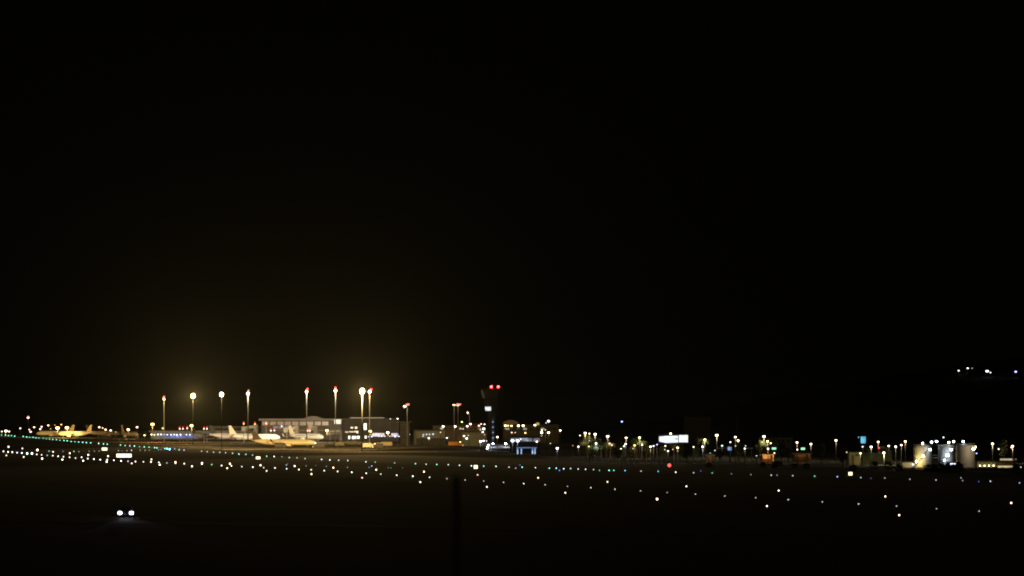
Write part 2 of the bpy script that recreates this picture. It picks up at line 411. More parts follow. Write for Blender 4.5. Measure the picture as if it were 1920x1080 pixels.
BEAMS = {108: [(100, 815, 3457, 5e5, 60)], 125.5: [(141, 815, 3335, 5e5, 70)], 240.5: [(238, 814, 3168, 3e5, 60)], 286: [(330, 822, 2900, 4e5, 90)], 359.5: [(412, 820, 2650, 1.2e5, 50)], 613: [(580, 820, 2600, 1.5e5, 60)]}
LAMPS = [
 # far left
 (11,808,8,'warm',3600,30),(17,809,5,'warm',3600,0),(3.5,809,4,'warm',3600,0),(38,803,5,'pink',3600,0),(64,801,5,'warm',3600,0),(57.5,809.5,6,'pink',3600,0),(55,805.5,4,'pink',3600,0),
 (78,800,5,'pink',3600,0),(75.5,804.5,5,'warm',3600,0),(90.5,797.5,5,'warm',3600,0),(103,797,3,'orange',3600,0),(115,796,4,'orange',3600,0),(108,802.5,11,'sodium',3280,60),(125.5,802,11,'sodium',3200,60),
 (95,804,3,'orange',3600,0),
 (186,801,6,'pink',3300,0),(192.5,802.5,4,'orange',3300,0),(198,805.5,6,'warm',3300,0),(207.5,807,6,'warm',3300,0),(217,810,3,'cream',3300,0),(240.5,805.5,8,'sodium',3000,30),(257,801,6.5,'pink',3100,0),
 (271,816,5,'cream',2900,0),(286,795.5,11,'orange',2500,110),(359.5,798,11,'orange',2500,110),
 # terminal front
 (613,807,8.5,'yellow',2330,80),(694,808.5,9,'yellow',2250,60),(727,811,8.5,'yellow',2250,60),(732,785.5,3.4,'white',2650,0),(745.5,785,4.5,'white',2650,0),
 # left of tower
 (831,799.5,6.5,'warm',2300,14),(853,799.5,7,'warm',2300,14),(826,810.5,3.4,'cream',1900,0),(804,821.5,5,'warm',1900,10),(866,791,5,'lime',2300,0),(868.5,804,3.5,'warm',2100,0),
 (876,799,6,'pink',2200,14),(882,795,6,'pink',2200,14),(898,798,5.5,'pink',2200,0),(902,795,4,'pink',2200,0),(908.5,795.5,4,'cool',2200,0),(907,804,7,'cool',2100,20),(905,810,5.5,'warm',2100,0),
 (901,806,3.5,'warm',2100,0),(908.5,815,3,'pink',2100,0),(838,821,4.5,'cool',1900,0),(870,817.5,5,'warm',1900,8),(878,816.5,3.5,'yellow',1900,0),(875,822,5.5,'cool',1900,8),
 (901,827.5,7,'cool',1850,25),(906.5,826.5,6,'cool',1850,0),(912.5,826.5,4,'violet',1850,0),
 # right of tower
 (932.5,819.5,5.5,'warm',1750,10),(923,832,4.5,'cool',1760,0),
 (947.5,798,6.5,'warm',2240,22),(952.5,798,5,'yellow',2240,0),(959,798.5,6,'warm',2240,0),(972,798,7,'warm',2240,22),(981,798,7,'warm',2240,22),(1003,797,6,'warm',2240,14),
 (1028.5,789.5,6.5,'white',2300,16),(1024,793,3.5,'cool',2300,0),(1015.5,811,7,'warm',1800,16),(1016,806.5,4.5,'warm',1800,0),(1028.5,811,7,'warm',1800,16),(1022.5,806,3.5,'warm',1800,0),(959.5,811,4,'pink',1900,0),
 (966,811,3.4,'warm',1900,0),(985,811.5,5,'yellow',1900,0),(1050.5,807,5.5,'warm',1800,10),(961,826.5,9,'cool',1620,14),(970.5,826.5,9,'cool',1620,14),(1006.5,828,5,'pink',1500,6),
 (1032,831.5,3,'cream',1500,0),(1045,840.5,7.5,'cool',1400,22),(1074,835.5,2.5,'orange',1400,0),
 # garden
 (1084.5,837.5,4.5,'warm',1300,4),(1087.5,816.5,4,'warm',0,0),(1097.5,812,7,'warm',1500,14),(1105,813,4.5,'warm',1500,0),(1116,814,7.5,'warm',1500,14),(1139.5,818,7.5,'warm',1400,14),(1105,826,3,'pale',0,0),
 (1104.5,837,4,'yellow',1280,8),(1117.5,831.5,5.5,'cool',1300,14),(1143,831.5,4.5,'warm',0,0),(1147,834.5,4,'pink',0,0),(1173,832.5,4.5,'white',0,8),(1170,836.5,4.5,'white',0,0),(1164.5,841.5,3.6,'cream',0,0),
 (1174,821,6,'warm',1400,10),(1166,790.5,5.5,'blue',2500,0),(1199,820.5,6,'cream',1400,18),(1190,835,5.5,'orange',0,5),(1187,841,3.4,'warm',0,0),(1204,833.5,4,'white',0,5),(1219.5,837.5,6,'warm',0,8),
 (1225.5,836,4.5,'cool',0,0),(1232,833.5,4,'violet',0,0),
 (1257.5,813,6,'cream',1500,10),(1247.5,836,4.5,'warm',0,0),(1246.5,843,3.4,'warm',1220,0),(1252.5,845.5,4.2,'warm',1180,4),(1270.5,839.5,5.5,'warm',0,8),(1261.5,842.5,3,'warm',1220,0),
 (1300.5,838,4.2,'cream',0,0),(1321.5,824.5,6.5,'cream',0,16),(1344,816,8,'cream',1450,12),(1317.5,837.5,5.5,'cool',0,8),(1340.5,844.5,3.4,'white',0,0),(1354,835.5,3.8,'pale',0,4),(1369.5,829,4.5,'warm',0,0),
 (1379,819.5,6,'warm',0,8),(1384,826,6.5,'warm',1350,8),(1379,836,3.4,'cream',0,0),(1396.5,841,4,'cream',0,4),(1398,836,3.2,'white',0,0),(1418.5,854.5,3.2,'white',0,0),
 (1432.5,818.5,8,'cream',1400,14),(1439,827.5,6.5,'warm',1350,8),(1445,831,5,'warm',1330,0),(1440,841.5,5,'cream',0,6),(1452,849.5,4,'warm',0,0),
 (1494.5,829.5,6,'warm',0,8),(1520.5,832.5,5.8,'cream',1330,8),(1495,843,4,'white',0,0),
 (1567.5,825.5,6.5,'warm',1300,10),(1587.5,848,3.2,'cream',0,0),(1610,820,3.2,'cyan',1390,0),(1617.5,837.5,4.2,'pink',0,0),(1633.5,838,6.8,'cream',1250,10),(1646.5,828.5,6,'warm',1300,8),(1648.5,839.5,5.5,'red',0,0),
 (1657.5,849,8,'cream',1180,20),(1613.5,850,4.6,'cream',1170,8),(1666.5,836,5.4,'warm',0,6),(1679.5,837.5,6,'cream',0,6),(1690,834.5,5.6,'pink',0,6),(1697.5,827.5,6.5,'warm',1300,8),
 (1769,820,3.8,'cool',1150,0),(1831,850,3.8,'blue',1100,0),
 (1861,832,7,'cream',1250,10),(1872.5,842,4.4,'warm',0,0),(1898.5,836.5,7,'warm',1250,14),(1896.5,839,4.6,'pink',1240,0),(1914,876,4,'warm',1050,3),
]
street_lamps(LAMPS)

# lamps on the hillside
for x, y, sp, c, lab in [(1797.5,695,3.6,'warm','small warm light at the left end of the hillside lights'),(1814.5,690.5,3.8,'white','white light second from left on the black hillside'),
                     (1822.5,690.5,2.6,'pale','faintest light on the black hillside, third from left'),(1851,696,6.5,'cool','brightest bluish light on the black hillside'),
                     (1857,698.5,3.2,'pale','dim light touching the brightest hillside light'),(1904.5,697,5.0,'violet','violet light at the right end of the hillside lights')]:
    dd = 3600.0
    while dd < 6500 and hillz(PX(x, dd), dd) < PZ(y, dd) - 7: dd += 10
    z = PZ(y, dd); X = PX(x, dd); zb = min(hillz(X, dd), z - 2)
    t = thing('hillside_lamp', lab, 'lamp', (X, dd, zb), 0, 'lights on the hillside')
    r = M(sp*.42, dd)
    put('pole', POLE, t, None, (3, 3, z - zb))
    put('lamp', bulb_mesh(c, 4.5 if sp > 3 else 1.5, False), t, (0, 0, z - zb), (r, r, r*.8))

# ------------------------------------------------------------------ floodlight masts
def mast(x, y, d, label, c, L, nlamp=6, reds=(), lamp_r=.55, ring=1.25, pr=.5, pm=POLEM, lamp_dx=0.0, beams=()):
    z = PZ(y, d)
    t = thing('floodlight_mast', label, 'floodlight mast', (PX(x, d), d, 0), 0, 'floodlight masts around the apron')
    MB().tube((0, 0, 0), (0, 0, z - .9), pr, pr*.7, 12).build('pole', pm, t, True)
    fr = MB()
    n = 12
    for zz in (z+.35, z-1.2*lamp_r*2):
        for i in range(n):
            a, b = 2*math.pi*i/n, 2*math.pi*(i+1)/n
            fr.tube((ring*math.cos(a)+lamp_dx, ring*math.sin(a), zz), (ring*math.cos(b)+lamp_dx, ring*math.sin(b), zz), .1, n=6)
    for i in range(3):
        a = 2*math.pi*i/3
        fr.tube((0, 0, z-.9), (ring*math.cos(a)+lamp_dx, ring*math.sin(a), z+.35), .09, n=6)
    fr.build('head_frame', STEEL, t)
    me = bulb_mesh(c, 26 if L > 900 else 16 if L > 200 else 10, False)
    nv = nlamp*1.2
    bulb_light(t, (lamp_dx, -(pr + 1.9), z - lamp_r*3.2 - .3), c, 12.57*2.8*lamp_r**2*L*nv*(.4 if L > 900 else .8), .5)
    for tier, q, up in ((0, 1.0, -.2), (1, .62, -1.75), (2, .55, 1.25)):
        if tier and nlamp < 5: break
        n_ = nlamp if not tier else nlamp - 2
        for i in range(n_):
            a = 2*math.pi*(i+.5+tier*.5)/n_
            put('floodlight', me, t, (q*ring*math.cos(a)+lamp_dx, q*ring*math.sin(a), z + lamp_r*up), (lamp_r, lamp_r, lamp_r*.9))
    for dx, dz in reds:
        put('obstruction_light', bulb_mesh('red', 14, False), t, (M(dx, d), 0, z + M(dz, d)), (.5, .5, .5))
        MB().tube((M(dx, d), 0, z+.3), (M(dx, d), 0, z + M(dz, d) - .4), .07).build('bracket', STEEL, t)
    for tgt, power, deg, cc in beams:
        v = (Vector(tgt) - Vector((PX(x, d), d, z))); v.z = 0; v.normalize()
        spot(t, Vector((PX(x, d), d, z - .5)) + v*(ring + lamp_r + .8), tgt, cc, power, deg)
def at(x, y, d): return (PX(x, d), d, PZ(y, d))
UNLITP = mat('unlit_pole', (.006, .006, .006), .9)  # near-black colour stands for poles left unlit behind their glaring heads
mast(307.5, 748, 2600, 'slim mast with small warm lamp head, leftmost of the tall lit masts', 'sodium', 160, 5, [(0, 4)], .34, .5, .36)
mast(362, 741.5, 2300, 'blazing yellow mast head with wide glow, second tall mast from left', 'sodium', 1000, 6, [], .6, .9, .2, UNLITP, 0, [((-60, 300, 80), 5e5, 26, 'sodium')])
mast(415.5, 739, 1790, 'yellow mast head with no visible pole, right of the blazing one', 'sodium', 300, 6, [], .45, .62, .18, UNLITP, 0, [(at(530, 829, 2022), 1.5e6, 45, 'sodium')])
mast(465, 737.5, 2380, 'tall lit mast standing over the pale tail fin', 'warm', 300, 6, [(1, 5)], .38, .62, .38, POLEM, 0, [(at(470, 815, 2535), 4.5e5, 60, 'warm')])
mast(575, 734, 2420, 'tall lit mast over the curved terminal roof', 'warm', 280, 5, [(1.5, 5)], .36, .55, .38, POLEM, 0, [(at(490, 816, 2535), 3e5, 50, 'warm'), (at(573, 817, 2610), 6e5, 40, 'warm'), (at(600, 800, 2900), 6e4, 80, 'warm')])
mast(629, 732, 2420, 'tall lit mast at the right end of the long terminal roof', 'warm', 300, 6, [(0, 5.2)], .38, .62, .38, POLEM, 0, [(at(578, 817, 2600), 1.3e6, 40, 'warm')])
mast(679, 732.5, 1740, 'big dazzling mast, left one of the close pair', 'sodium', 1100, 6, [], .55, .75, .3, POLEM, 0, [(at(545, 829, 2022), 2.4e6, 36, 'sodium'), ((0, 300, 80), 3.6e5, 26, 'sodium')])
mast(693, 734, 2000, 'smaller mast, right one of the close pair', 'sodium', 300, 6, [(3, 4)], .34, .52, .3)
mast(763.5, 761.5, 2100, 'shorter mast with two red lights, right of the close bright pair', 'warm', 40, 4, [(-.5, 2.8), (2.2, 3.2)], .42, .5, .22, POLEM, -1.4)
mast(851.5, 759, 2200, 'thin mast with small lamps, left one of the pair near the tower', 'warm', 45, 4, [], .22, .8, .2)
mast(859, 760, 2190, 'thin mast with two red lights, left of the control tower', 'warm', 45, 3, [(-1, 2), (3.2, 2)], .2, .6, .2)
mast(880, 773.5, 2150, 'short T-shaped mast with one side lamp left of the control tower', 'warm', 60, 2, [], .32, .5, .18, POLEM, -1.0)
mast(53, 783, 3600, 'dark pole with one red light at far left', 'pink', 5, 3, [(0, 2)], .5, .6, .3, DARKMETAL)

# posts with red obstruction lamps near the stands
posts = [(337,804,'red'),(343,804,'pink'),(351,803,'red'),(382.5,804,'red'),(388,804,'red'),(457,794.5,'orange'),(478,795,'orange'),(499,794,'pink'),
         (508,807.5,'pink'),(514.5,807,'pink'),(577,807.5,'pink'),(581,807.5,'red'),(590,836,'pink')]
for i, (x, y, c) in enumerate(posts):
    d = 2480 if x < 585 else 2030
    z = PZ(y, d)
    where = 'over the blue-lit pier' if x < 400 else 'above the pale fuselage by the terminal' if x < 520 else 'above the right pale plane' if x < 585 else 'at the nose of the golden plane'
    grp = [p for p in posts if (p[0] < 400) == (x < 400) and (400 <= p[0] < 520) == (400 <= x < 520) and (520 <= p[0] < 585) == (520 <= x < 585)]
    q = [p[0] for p in grp].index(x)
    t = thing('obstruction_lamp', 'reddish lamp on a post %s%s' % (where, '' if len(grp) == 1 else ', ' + ORD[q] + ' from left'), 'obstruction light', (PX(x, d), d, 0), 0, 'red obstruction lamps at the stands')
    put('pole', POLE, t, None, (1.6, 1.6, z-.3))
    r = M(1.9, d)
    put('lamp', bulb_mesh('pink' if c != 'orange' else 'orange', 4, False), t, (0, 0, z), (r*.65, r*.65, r*.8))
    put('top_lamp', bulb_mesh('red', 2.5, False), t, (0, 0, z + r*1.6), (r*.6, r*.6, r*.6))

# ------------------------------------------------------------------ aircraft
def lerp_prof(prof, x):
    for (a, b) in zip(prof, prof[1:]):
        if a[0] <= x <= b[0]:
            k = (x-a[0])/(b[0]-a[0]); return [a[i]+(b[i]-a[i])*k for i in range(1, len(a))]
PROF = [(-18.5, .25, 5.0), (-17.5, .55, 4.9), (-14, 1.25, 4.45), (-10.5, 1.8, 3.95), (-7.5, 1.98, 3.75), (0, 2.0, 3.7), (12, 2.0, 3.7), (15, 1.85, 3.6), (16.8, 1.4, 3.4), (17.9, .8, 3.2), (18.4, .25, 3.1)]
def airfoil(cx, cy, cz, chord, th):   # section in x,z
    return [(cx+chord*.5, cy, cz), (cx+chord*.3, cy, cz+th*.8), (cx, cy, cz+th), (cx-chord*.5, cy, cz), (cx, cy, cz-th*.5), (cx+chord*.3, cy, cz-th*.5)]
def aircraft(label, loc, heading, fin_mat, body_mat=WHITEPAINT):
    t = thing('airliner', label, 'aircraft', loc, heading, 'parked airliners')
    fu = MB(); rings = []
    for x, r, z in PROF:
        rings.append([(x, r*math.cos(2*math.pi*i/20), z + r*math.sin(2*math.pi*i/20)) for i in range(20)])
    fu.rings(rings); fu.build('fuselage', body_mat, t, True)
    for s in (-1, 1): MB().box(-9.6, 13.6, s*1.84 - .1, s*1.84 + .1, 4.28, 4.56).build('window_band', DGLASS, t)
    MB().box(15.2, 16.55, -1.05, 1.05, 4.25, 4.78).build('windscreen', DGLASS, t)
    for s in (-1, 1):
        MB().rings([airfoil(1.0, s*1.6, 2.9, 7.0, .45), airfoil(-1.2, s*6.5, 3.2, 4.2, .3), airfoil(-4.6, s*16.5, 3.9, 1.6, .14)]).build('wing', body_mat, t)
        MB().rings([airfoil(-4.7, s*16.55, 3.95, 1.5, .12), [(p[0]-.9, s*17.1, p[2]+1.9) for p in airfoil(-4.7, 0, 3.95, .7, .06)]]).build('winglet', fin_mat, t)
        MB().rings([airfoil(-15.2, s*.8, 5.0, 3.4, .2), airfoil(-17.3, s*6.0, 5.4, 1.4, .1)]).build('tailplane', body_mat, t)
        e = MB(); er = []
        for x, r in ((4.6, .95), (4.2, 1.12), (3, 1.2), (1.5, 1.05), (.4, .7)):
            er.append([(x, s*5.7 + r*math.cos(2*math.pi*i/14), 1.95 + r*math.sin(2*math.pi*i/14)) for i in range(14)])
        e.rings(er); e.build('engine', body_mat, t, True)
        MB().box(.9, 3.6, s*5.7-.12, s*5.7+.12, 2.9, 3.2).build('engine_pylon', body_mat, t)
    MB().prism([(-12.3, 5.2), (-16.6, 11.3), (-18.6, 11.3), (-17.4, 5.2)], -.22, .22).build('tail_fin', fin_mat, t)
    for gx, gy, r in ((13.2, 0, .38), (-.8, -3.4, .55), (-.8, 3.4, .55)):
        gm = MB().tube((gx, gy, r), (gx, gy, 2.6), .13).build('landing_gear', STEEL, t)
        w = MB()
        for s in (-1, 1): w.tube((gx, gy+s*.22-.14, r), (gx, gy+s*.22+.14, r), r, n=14)
        w.build('wheels', RUBBER, gm)
    return t
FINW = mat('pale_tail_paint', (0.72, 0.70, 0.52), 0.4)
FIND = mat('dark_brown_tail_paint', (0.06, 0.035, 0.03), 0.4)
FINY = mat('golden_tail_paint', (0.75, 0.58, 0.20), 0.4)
FINN = mat('dark_green_tail_paint', (0.05, 0.06, 0.05), 0.4)
GOLD = mat('sodium_lit_fuselage', (0.75, 0.66, 0.42), 0.4, 0, .04, .4, .5)  # gold of the sodium lamps put into the fuselage colour
def plane_at(x, yb, heading, label, fm, bm=WHITEPAINT):
    p = G(x, yb); return aircraft(label, p, R(heading), fm, bm)
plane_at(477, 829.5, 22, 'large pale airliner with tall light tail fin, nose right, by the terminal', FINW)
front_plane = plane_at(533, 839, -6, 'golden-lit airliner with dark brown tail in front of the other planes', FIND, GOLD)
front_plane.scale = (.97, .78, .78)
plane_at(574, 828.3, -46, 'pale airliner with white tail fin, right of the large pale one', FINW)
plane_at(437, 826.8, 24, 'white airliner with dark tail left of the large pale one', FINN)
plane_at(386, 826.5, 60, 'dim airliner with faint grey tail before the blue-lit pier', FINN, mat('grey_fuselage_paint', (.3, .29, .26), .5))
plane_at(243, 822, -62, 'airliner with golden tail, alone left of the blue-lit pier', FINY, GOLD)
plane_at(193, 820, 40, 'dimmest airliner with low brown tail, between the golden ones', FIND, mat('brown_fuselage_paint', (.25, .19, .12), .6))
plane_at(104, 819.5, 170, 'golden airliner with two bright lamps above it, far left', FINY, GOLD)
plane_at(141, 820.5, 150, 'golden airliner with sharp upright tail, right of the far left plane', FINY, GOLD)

# airbridges
BR = mat('airbridge_panel', (0.45, 0.45, 0.40), .6, 0, .15, .5)
def airbridge(x0, y0, x1, y1, d, label):
    z0, z1 = PZ(y0, d), PZ(y1, d); X0, X1 = PX(x0, d), PX(x1, d)
    t = thing('airbridge', label, 'airbridge', (X0, d, 0), 0, 'airbridges at the terminal stands')
    L = X1 - X0
    MB().prism([(0, z0-1.4), (L, z1-1.4), (L, z1+1.2), (0, z0+1.2)], -1.4, 1.4).build('tunnel', BR, t)
    MB().tube((0, 0, 0), (0, 0, z0+1.6), 1.9, n=16).build('rotunda', CONC, t)
    MB().box(L+.004, L+3, -1.9, 1.9, z1-1.7, z1+1.6).build('cab', BR, t)
    a = MB()
    for s in (-1, 1): a.tube((L*.75, s*1.6, 0), (L*.75, s*1.6, (z0+3*z1)/4-1.4), .22)
    a.build('support_legs', STEEL, t)
    MB().box(1.5, L*.95, -1.46, -1.405, min(z0, z1)-.3, min(z0, z1)+.4).build('window_strip', DGLASS, t)
airbridge(556, 802, 532, 806.5, 2700, 'sloping airbridge meeting the nose of the large pale airliner')
airbridge(640, 809, 612, 811.5, 2800, 'airbridge right of the right pale plane')
airbridge(479, 800, 453, 804, 2790, 'airbridge rising behind the tall pale tail fin')
airbridge(592, 803, 578, 801, 2760, 'short airbridge behind the white tail of the right pale plane')

# ------------------------------------------------------------------ buildings
class Bld:
    def __init__(s, name, label, cat, xc, d, group=None):
        s.d = d; s.X = PX(xc, d); s.t = thing(name, label, cat, (s.X, d, 0), 0, group)
    def lx(s, x): return PX(x, s.d) - s.X
    def z(s, y): return PZ(y, s.d)
    def box(s, part, m, x0, x1, yt, yb, off=0.0, depth=10.0, parent=None, ground=False):
        zb = 0.0 if ground else s.z(yb)
        return MB().box(s.lx(x0), s.lx(x1), off, off+depth, zb, s.z(yt)).build(part, m, parent or s.t)
    def pane(s, part, m, x0, x1, yt, yb, off=-.12, parent=None):
        return s.box(part, m, x0, x1, yt, yb, off, .1, parent)
    def lamp(s, x, y, px, c, k, off=-1.0, name='wall_lamp', lit=False):
        r = M(px*.33, s.d)
        return put(name, bulb_mesh(c, k, lit), s.t, (s.lx(x), off - r, s.z(y)), (r, r, r))

WALLG = mat('grey_terminal_cladding', (0.18, 0.172, 0.185), .7, 0, .2, .15)
# main terminal hall
b = Bld('terminal_hall', 'long grey terminal hall with low curved roof behind the pale planes', 'terminal', 565, 2900)
b.box('wall', WALLG, 490, 640, 789, 830, 0, 45, ground=True)
b.box('roof', ROOFM, 486, 642, 785, 788.7, -6, 56)
pts = [(b.lx(568 + 36*i/10), b.z(784.8 - 4.6*math.sin(math.pi*i/10))) for i in range(11)]
MB().prism(pts, 6, 40).build('roof_vault', ROOFM, b.t)
hall_gl = lit_glass('dim_hall_glass', (0.6, 0.56, 0.6), .06, .12, .7)
for k in range(9): b.pane('window', hall_gl, 492+k*14, 503.5+k*14, 790.5, 797.5)
hall_g2 = lit_glass('blue_hall_glass', (0.45, 0.6, 0.9), .16, .2, .7)
for k in range(3): b.pane('window', hall_g2, 512+k*11, 521.5+k*11, 799.5, 803.5)
b.pane('window', lit_glass('bright_end_glass', (.85, .85, .85), .55, .3, .4), 627.5, 640, 787.0, 795, -6.3)
b.lamp(528.5, 799, 4, 'cool', 3); b.lamp(543, 803, 5, 'white', 4)
b.box('ledge', mat('ochre_ledge', (.5, .42, .25), .7), 505, 640, 806.2, 808.0, -4, 4)

# pier with blue-lit arcade
b = Bld('pier_building', 'low blue-lit pier with a row of bright lamps under its roof', 'terminal', 358, 3000)
b.box('wall', CONC, 283, 470, 810.5, 830, 0, 18, ground=True)
b.box('roof', ROOFM, 280, 473, 807.5, 810.3, -5, 26)
bl = lit_glass('blue_arcade_glass', (0.24, 0.34, 1.0), .55, .25, .6)
for k in range(11): b.pane('window', bl, 306+k*6.0, 311.4+k*6.0, 815.5, 820.6)
for k in range(3): b.pane('window', bl, 380+k*6, 385.4+k*6, 815.5, 820)
for k in range(14): b.lamp(285 + k*6.0 + rnd.uniform(-1, 1), 815 + rnd.uniform(-.4, .4), rnd.choice([3.6, 4.2, 4.8]), 'cool' if k > 1 else 'cream', 3.5, -2)
for x in (382, 386, 391, 396): b.lamp(x, 815, 4, 'cool', 3.2, -2)
for k in range(7): b.lamp(405 + k*3.6, 816 + k*.1, 4.2, 'white', 4, -2)
b.lamp(307, 803, 6, 'yellow', 2.5, -6)  # glowing ball added for a lit aircraft tail, no lamp on the pier
# long low roof behind the stands
b = Bld('stand_gallery', 'long low gallery with flat pale roof behind the airliners', 'terminal', 450, 3100)
b.box('wall', WALLG, 400, 500, 801.5, 830, 0, 12, ground=True)
b.box('roof', ROOFM, 398, 503, 799.5, 801.2, -3, 18)
for k in range(7): b.pane('window', DGLASS, 404+k*13.5, 415+k*13.5, 803.5, 807)

# dark terminal block with lit windows
b = Bld('terminal_block', 'dark terminal block with lit windows under a thin pale roof edge', 'terminal', 700, 2720)
b.box('wall', mat('charcoal_cladding', (.032, .03, .027), .9, 0, .2, .2), 641, 748, 786, 830, 0, 40, ground=True)
b.box('roof', ROOFM, 657, 721, 782.6, 784.2, -8, 50)
b.box('roof_fascia', DARKMETAL, 641, 748, 784.6, 785.7, -1, 42)
ww = lit_glass('white_office_glass', (.85, .95, .95), 1.5, .5, .6)
wd = lit_glass('dim_office_glass', (.75, .78, .7), .25, .4, .7)
for x0, x1, y0, y1, m in [(653,656.5,817.5,823,ww),(660,664,817.5,823,ww),(664.6,668,817.5,823,ww),(670,674,817.5,822.5,ww),(668.5,671.5,808,812,ww),(664,668,808,810.5,wd),(655,663,808.5,810.5,wd),
                       (665.5,670,800,804,wd),(657.5,662,800.5,803.5,wd),(647,653,809,811,wd),(682.3,687.3,794,806,ww),(684,687,817,822,ww)]:
    b.pane('window', m, x0, x1, y0, y1)
bs = lit_glass('blue_shop_glass', (0.14, 0.26, .85), .6, .25, .7)
for k in range(5): b.pane('window', bs, 697.5+k*4.7, 701.8+k*4.7, 812, 818.5)
for k in range(3): b.pane('window', bs, 733.5+k*4.4, 737.6+k*4.4, 812.5, 818.5)
for x, y, px in [(697,818.5,4.5),(691,818.8,3),(711,818,3),(716,818,3.2),(722,818,3.2),(731,818,3),(741,818.3,5.5),(748,818.2,4)]: b.lamp(x, y, px, 'cool', 2.2, -.6)
# block with stair tower
b = Bld('stair_tower', 'dark square stair tower under the shorter red-lit mast', 'building', 758, 2230)
b.box('wall', DARKCONC, 750, 768, 793, 835, 0, 9, ground=True)
b.box('roof', DARKCONC, 743, 772, 789.5, 792.7, -1.5, 12)
for k in range(5): b.pane('window', DGLASS, 755, 759, 798+k*7, 801+k*7)
b.lamp(768.5, 814.5, 2.6, 'white', 1, -.3)
# grey shed
SHED = mat('grey_green_shed_wall', (.19, .20, .165), .7, 0, .2, .2)
b = Bld('cargo_shed', 'low grey shed with a short row of white lights on its wall', 'shed', 805, 2250)
b.box('wall', SHED, 776, 835, 808, 830, 0, 20, ground=True)
b.box('roof', DARKCONC, 774, 837, 805.5, 807.7, -1, 22)
b.box('loading_dock', DARKCONC, 781, 833, 821.5, 830, -3, 2.9, ground=True)
for x, y, px in [(794,815,3.6),(800,814.5,4),(805.5,814.5,3.6),(812,814,4.6),(793,818,3)]: b.lamp(x, y, px, 'cool' if y < 816 else 'white', 1.6, -.4)
# dim blocks behind tower
b = Bld('office_block', 'dim brown office block behind the two thin masts', 'building', 840, 2700)
b.box('wall', mat('brown_render', (.16, .12, .09), .85, 0, .2, .2), 812, 908, 799, 830, 0, 14, ground=True)
b.box('roof', DARKCONC, 810, 862, 797, 798.8, -1, 16)
b.box('upper_storey', DARKCONC, 862.5, 908, 793.5, 798.9, 0, 14)
for k in range(10): b.pane('window', wd if k % 4 == 1 else DGLASS, 816+k*9, 821+k*9, 802, 805)
b = Bld('warehouse', 'dark warehouse with ribbed pale front left of the control tower', 'building', 890, 2150)
b.box('wall', SHED, 866, 912, 811, 830, 0, 16, ground=True)
b.box('roof', DARKCONC, 864, 914, 807.5, 810.8, -1, 18)
for k in range(7): b.box('wall_rib', CONC, 884+k*3.4, 885+k*3.4, 813.5, 820, -.3, .28)

# control tower
b = Bld('control_tower', 'tall dark control tower with two red lights on top', 'control tower', 925, 1794)
sh = MB()
for k, (yy, hw) in enumerate([(845, 13.5), (800, 12.0), (772, 11.5)]): pass
def octo(b, hw, y, cx=925):
    X = b.lx(cx); r = M(hw, b.d)
    return [(X + r*math.cos(math.pi/8 + math.pi*i/4)/math.cos(math.pi/8), 8 + r*math.sin(math.pi/8 + math.pi*i/4)/math.cos(math.pi/8), b.z(y)) for i in range(8)]
TW = mat('tower_concrete', (.03, .03, .033), .9, 0, .2, .3, .1)
MB().rings([octo(b, 13, 845), octo(b, 11, 800), octo(b, 11, 773)]).build('shaft', TW, b.t)
MB().rings([octo(b, 12, 772.7), octo(b, 18, 761), octo(b, 18, 759)]).build('lower_cab', TW, b.t)
MB().rings([octo(b, 17, 758.7), octo(b, 20, 748), octo(b, 20, 746)]).build('gallery', TW, b.t)
MB().rings([octo(b, 18.5, 745.7), octo(b, 22.5, 732)]).build('cab_glass', mat('cab_glass', (.03, .03, .03), .5, 0, 0, 1, .2), b.t)
MB().rings([octo(b, 23.5, 731.7), octo(b, 23.5, 729.2), octo(b, 15, 728)]).build('cab_roof', TW, b.t)
cg = lit_glass('lit_tower_glass', (.85, .88, .9), 1.5, .8, .4)
yo = 8 - M(17, b.d)
wm = MB()
for k in range(4):
    x0 = 909.3 + k*2.9
    wm.prism([(b.lx(x0+.9*(k == 0)), b.z(770)), (b.lx(x0+2.5), b.z(770)), (b.lx(x0+2.5), b.z(762.5)), (b.lx(x0), b.z(762.5))], yo-.6, yo-.5)
wm.build('lit_window', cg, b.t)
sl = MB()
for k in range(4):
    x0 = 901.2 + k*.6; y0 = 731 + 4*k
    sl.prism([(b.lx(x0+1.2), b.z(y0+3.6)), (b.lx(x0+6.2), b.z(y0+3.6)), (b.lx(x0+5.6), b.z(y0)), (b.lx(x0), b.z(y0))], yo+1.4, yo+1.5)
sl.build('dim_cab_edge', lit_glass('olive_cab_glow', (.5, .48, .3), .055, .8, .6), b.t)  # slanted strips glowing faint olive along the left cab edge
b.pane('stair_window', lit_glass('blue_stair_glow', (.12, .25, .62), .055, .6, .5), 922, 926.5, 784, 831, 8-M(12.6, b.d)-.2)
for y in (791, 801, 811, 821): put('stair_lamp', bulb_mesh('cool', .35, False), b.t, (b.lx(924.2), 8-M(13, b.d)-.4, b.z(y)), (.38, .3, .5))
for x in (921.3, 934.2):
    put('obstruction_light', bulb_mesh('red', 22, True), b.t, (b.lx(x), 4.5, b.z(725)), (.55, .55, .7))
    MB().tube((b.lx(x), 4.5, b.z(729)), (b.lx(x), 4.5, b.z(726.5)), .1).build('bracket', STEEL, b.t)
MB().tube((b.lx(928), 8, b.z(728)), (b.lx(928), 8, b.z(714)), .12, .05).build('aerial', DARKMETAL, b.t)

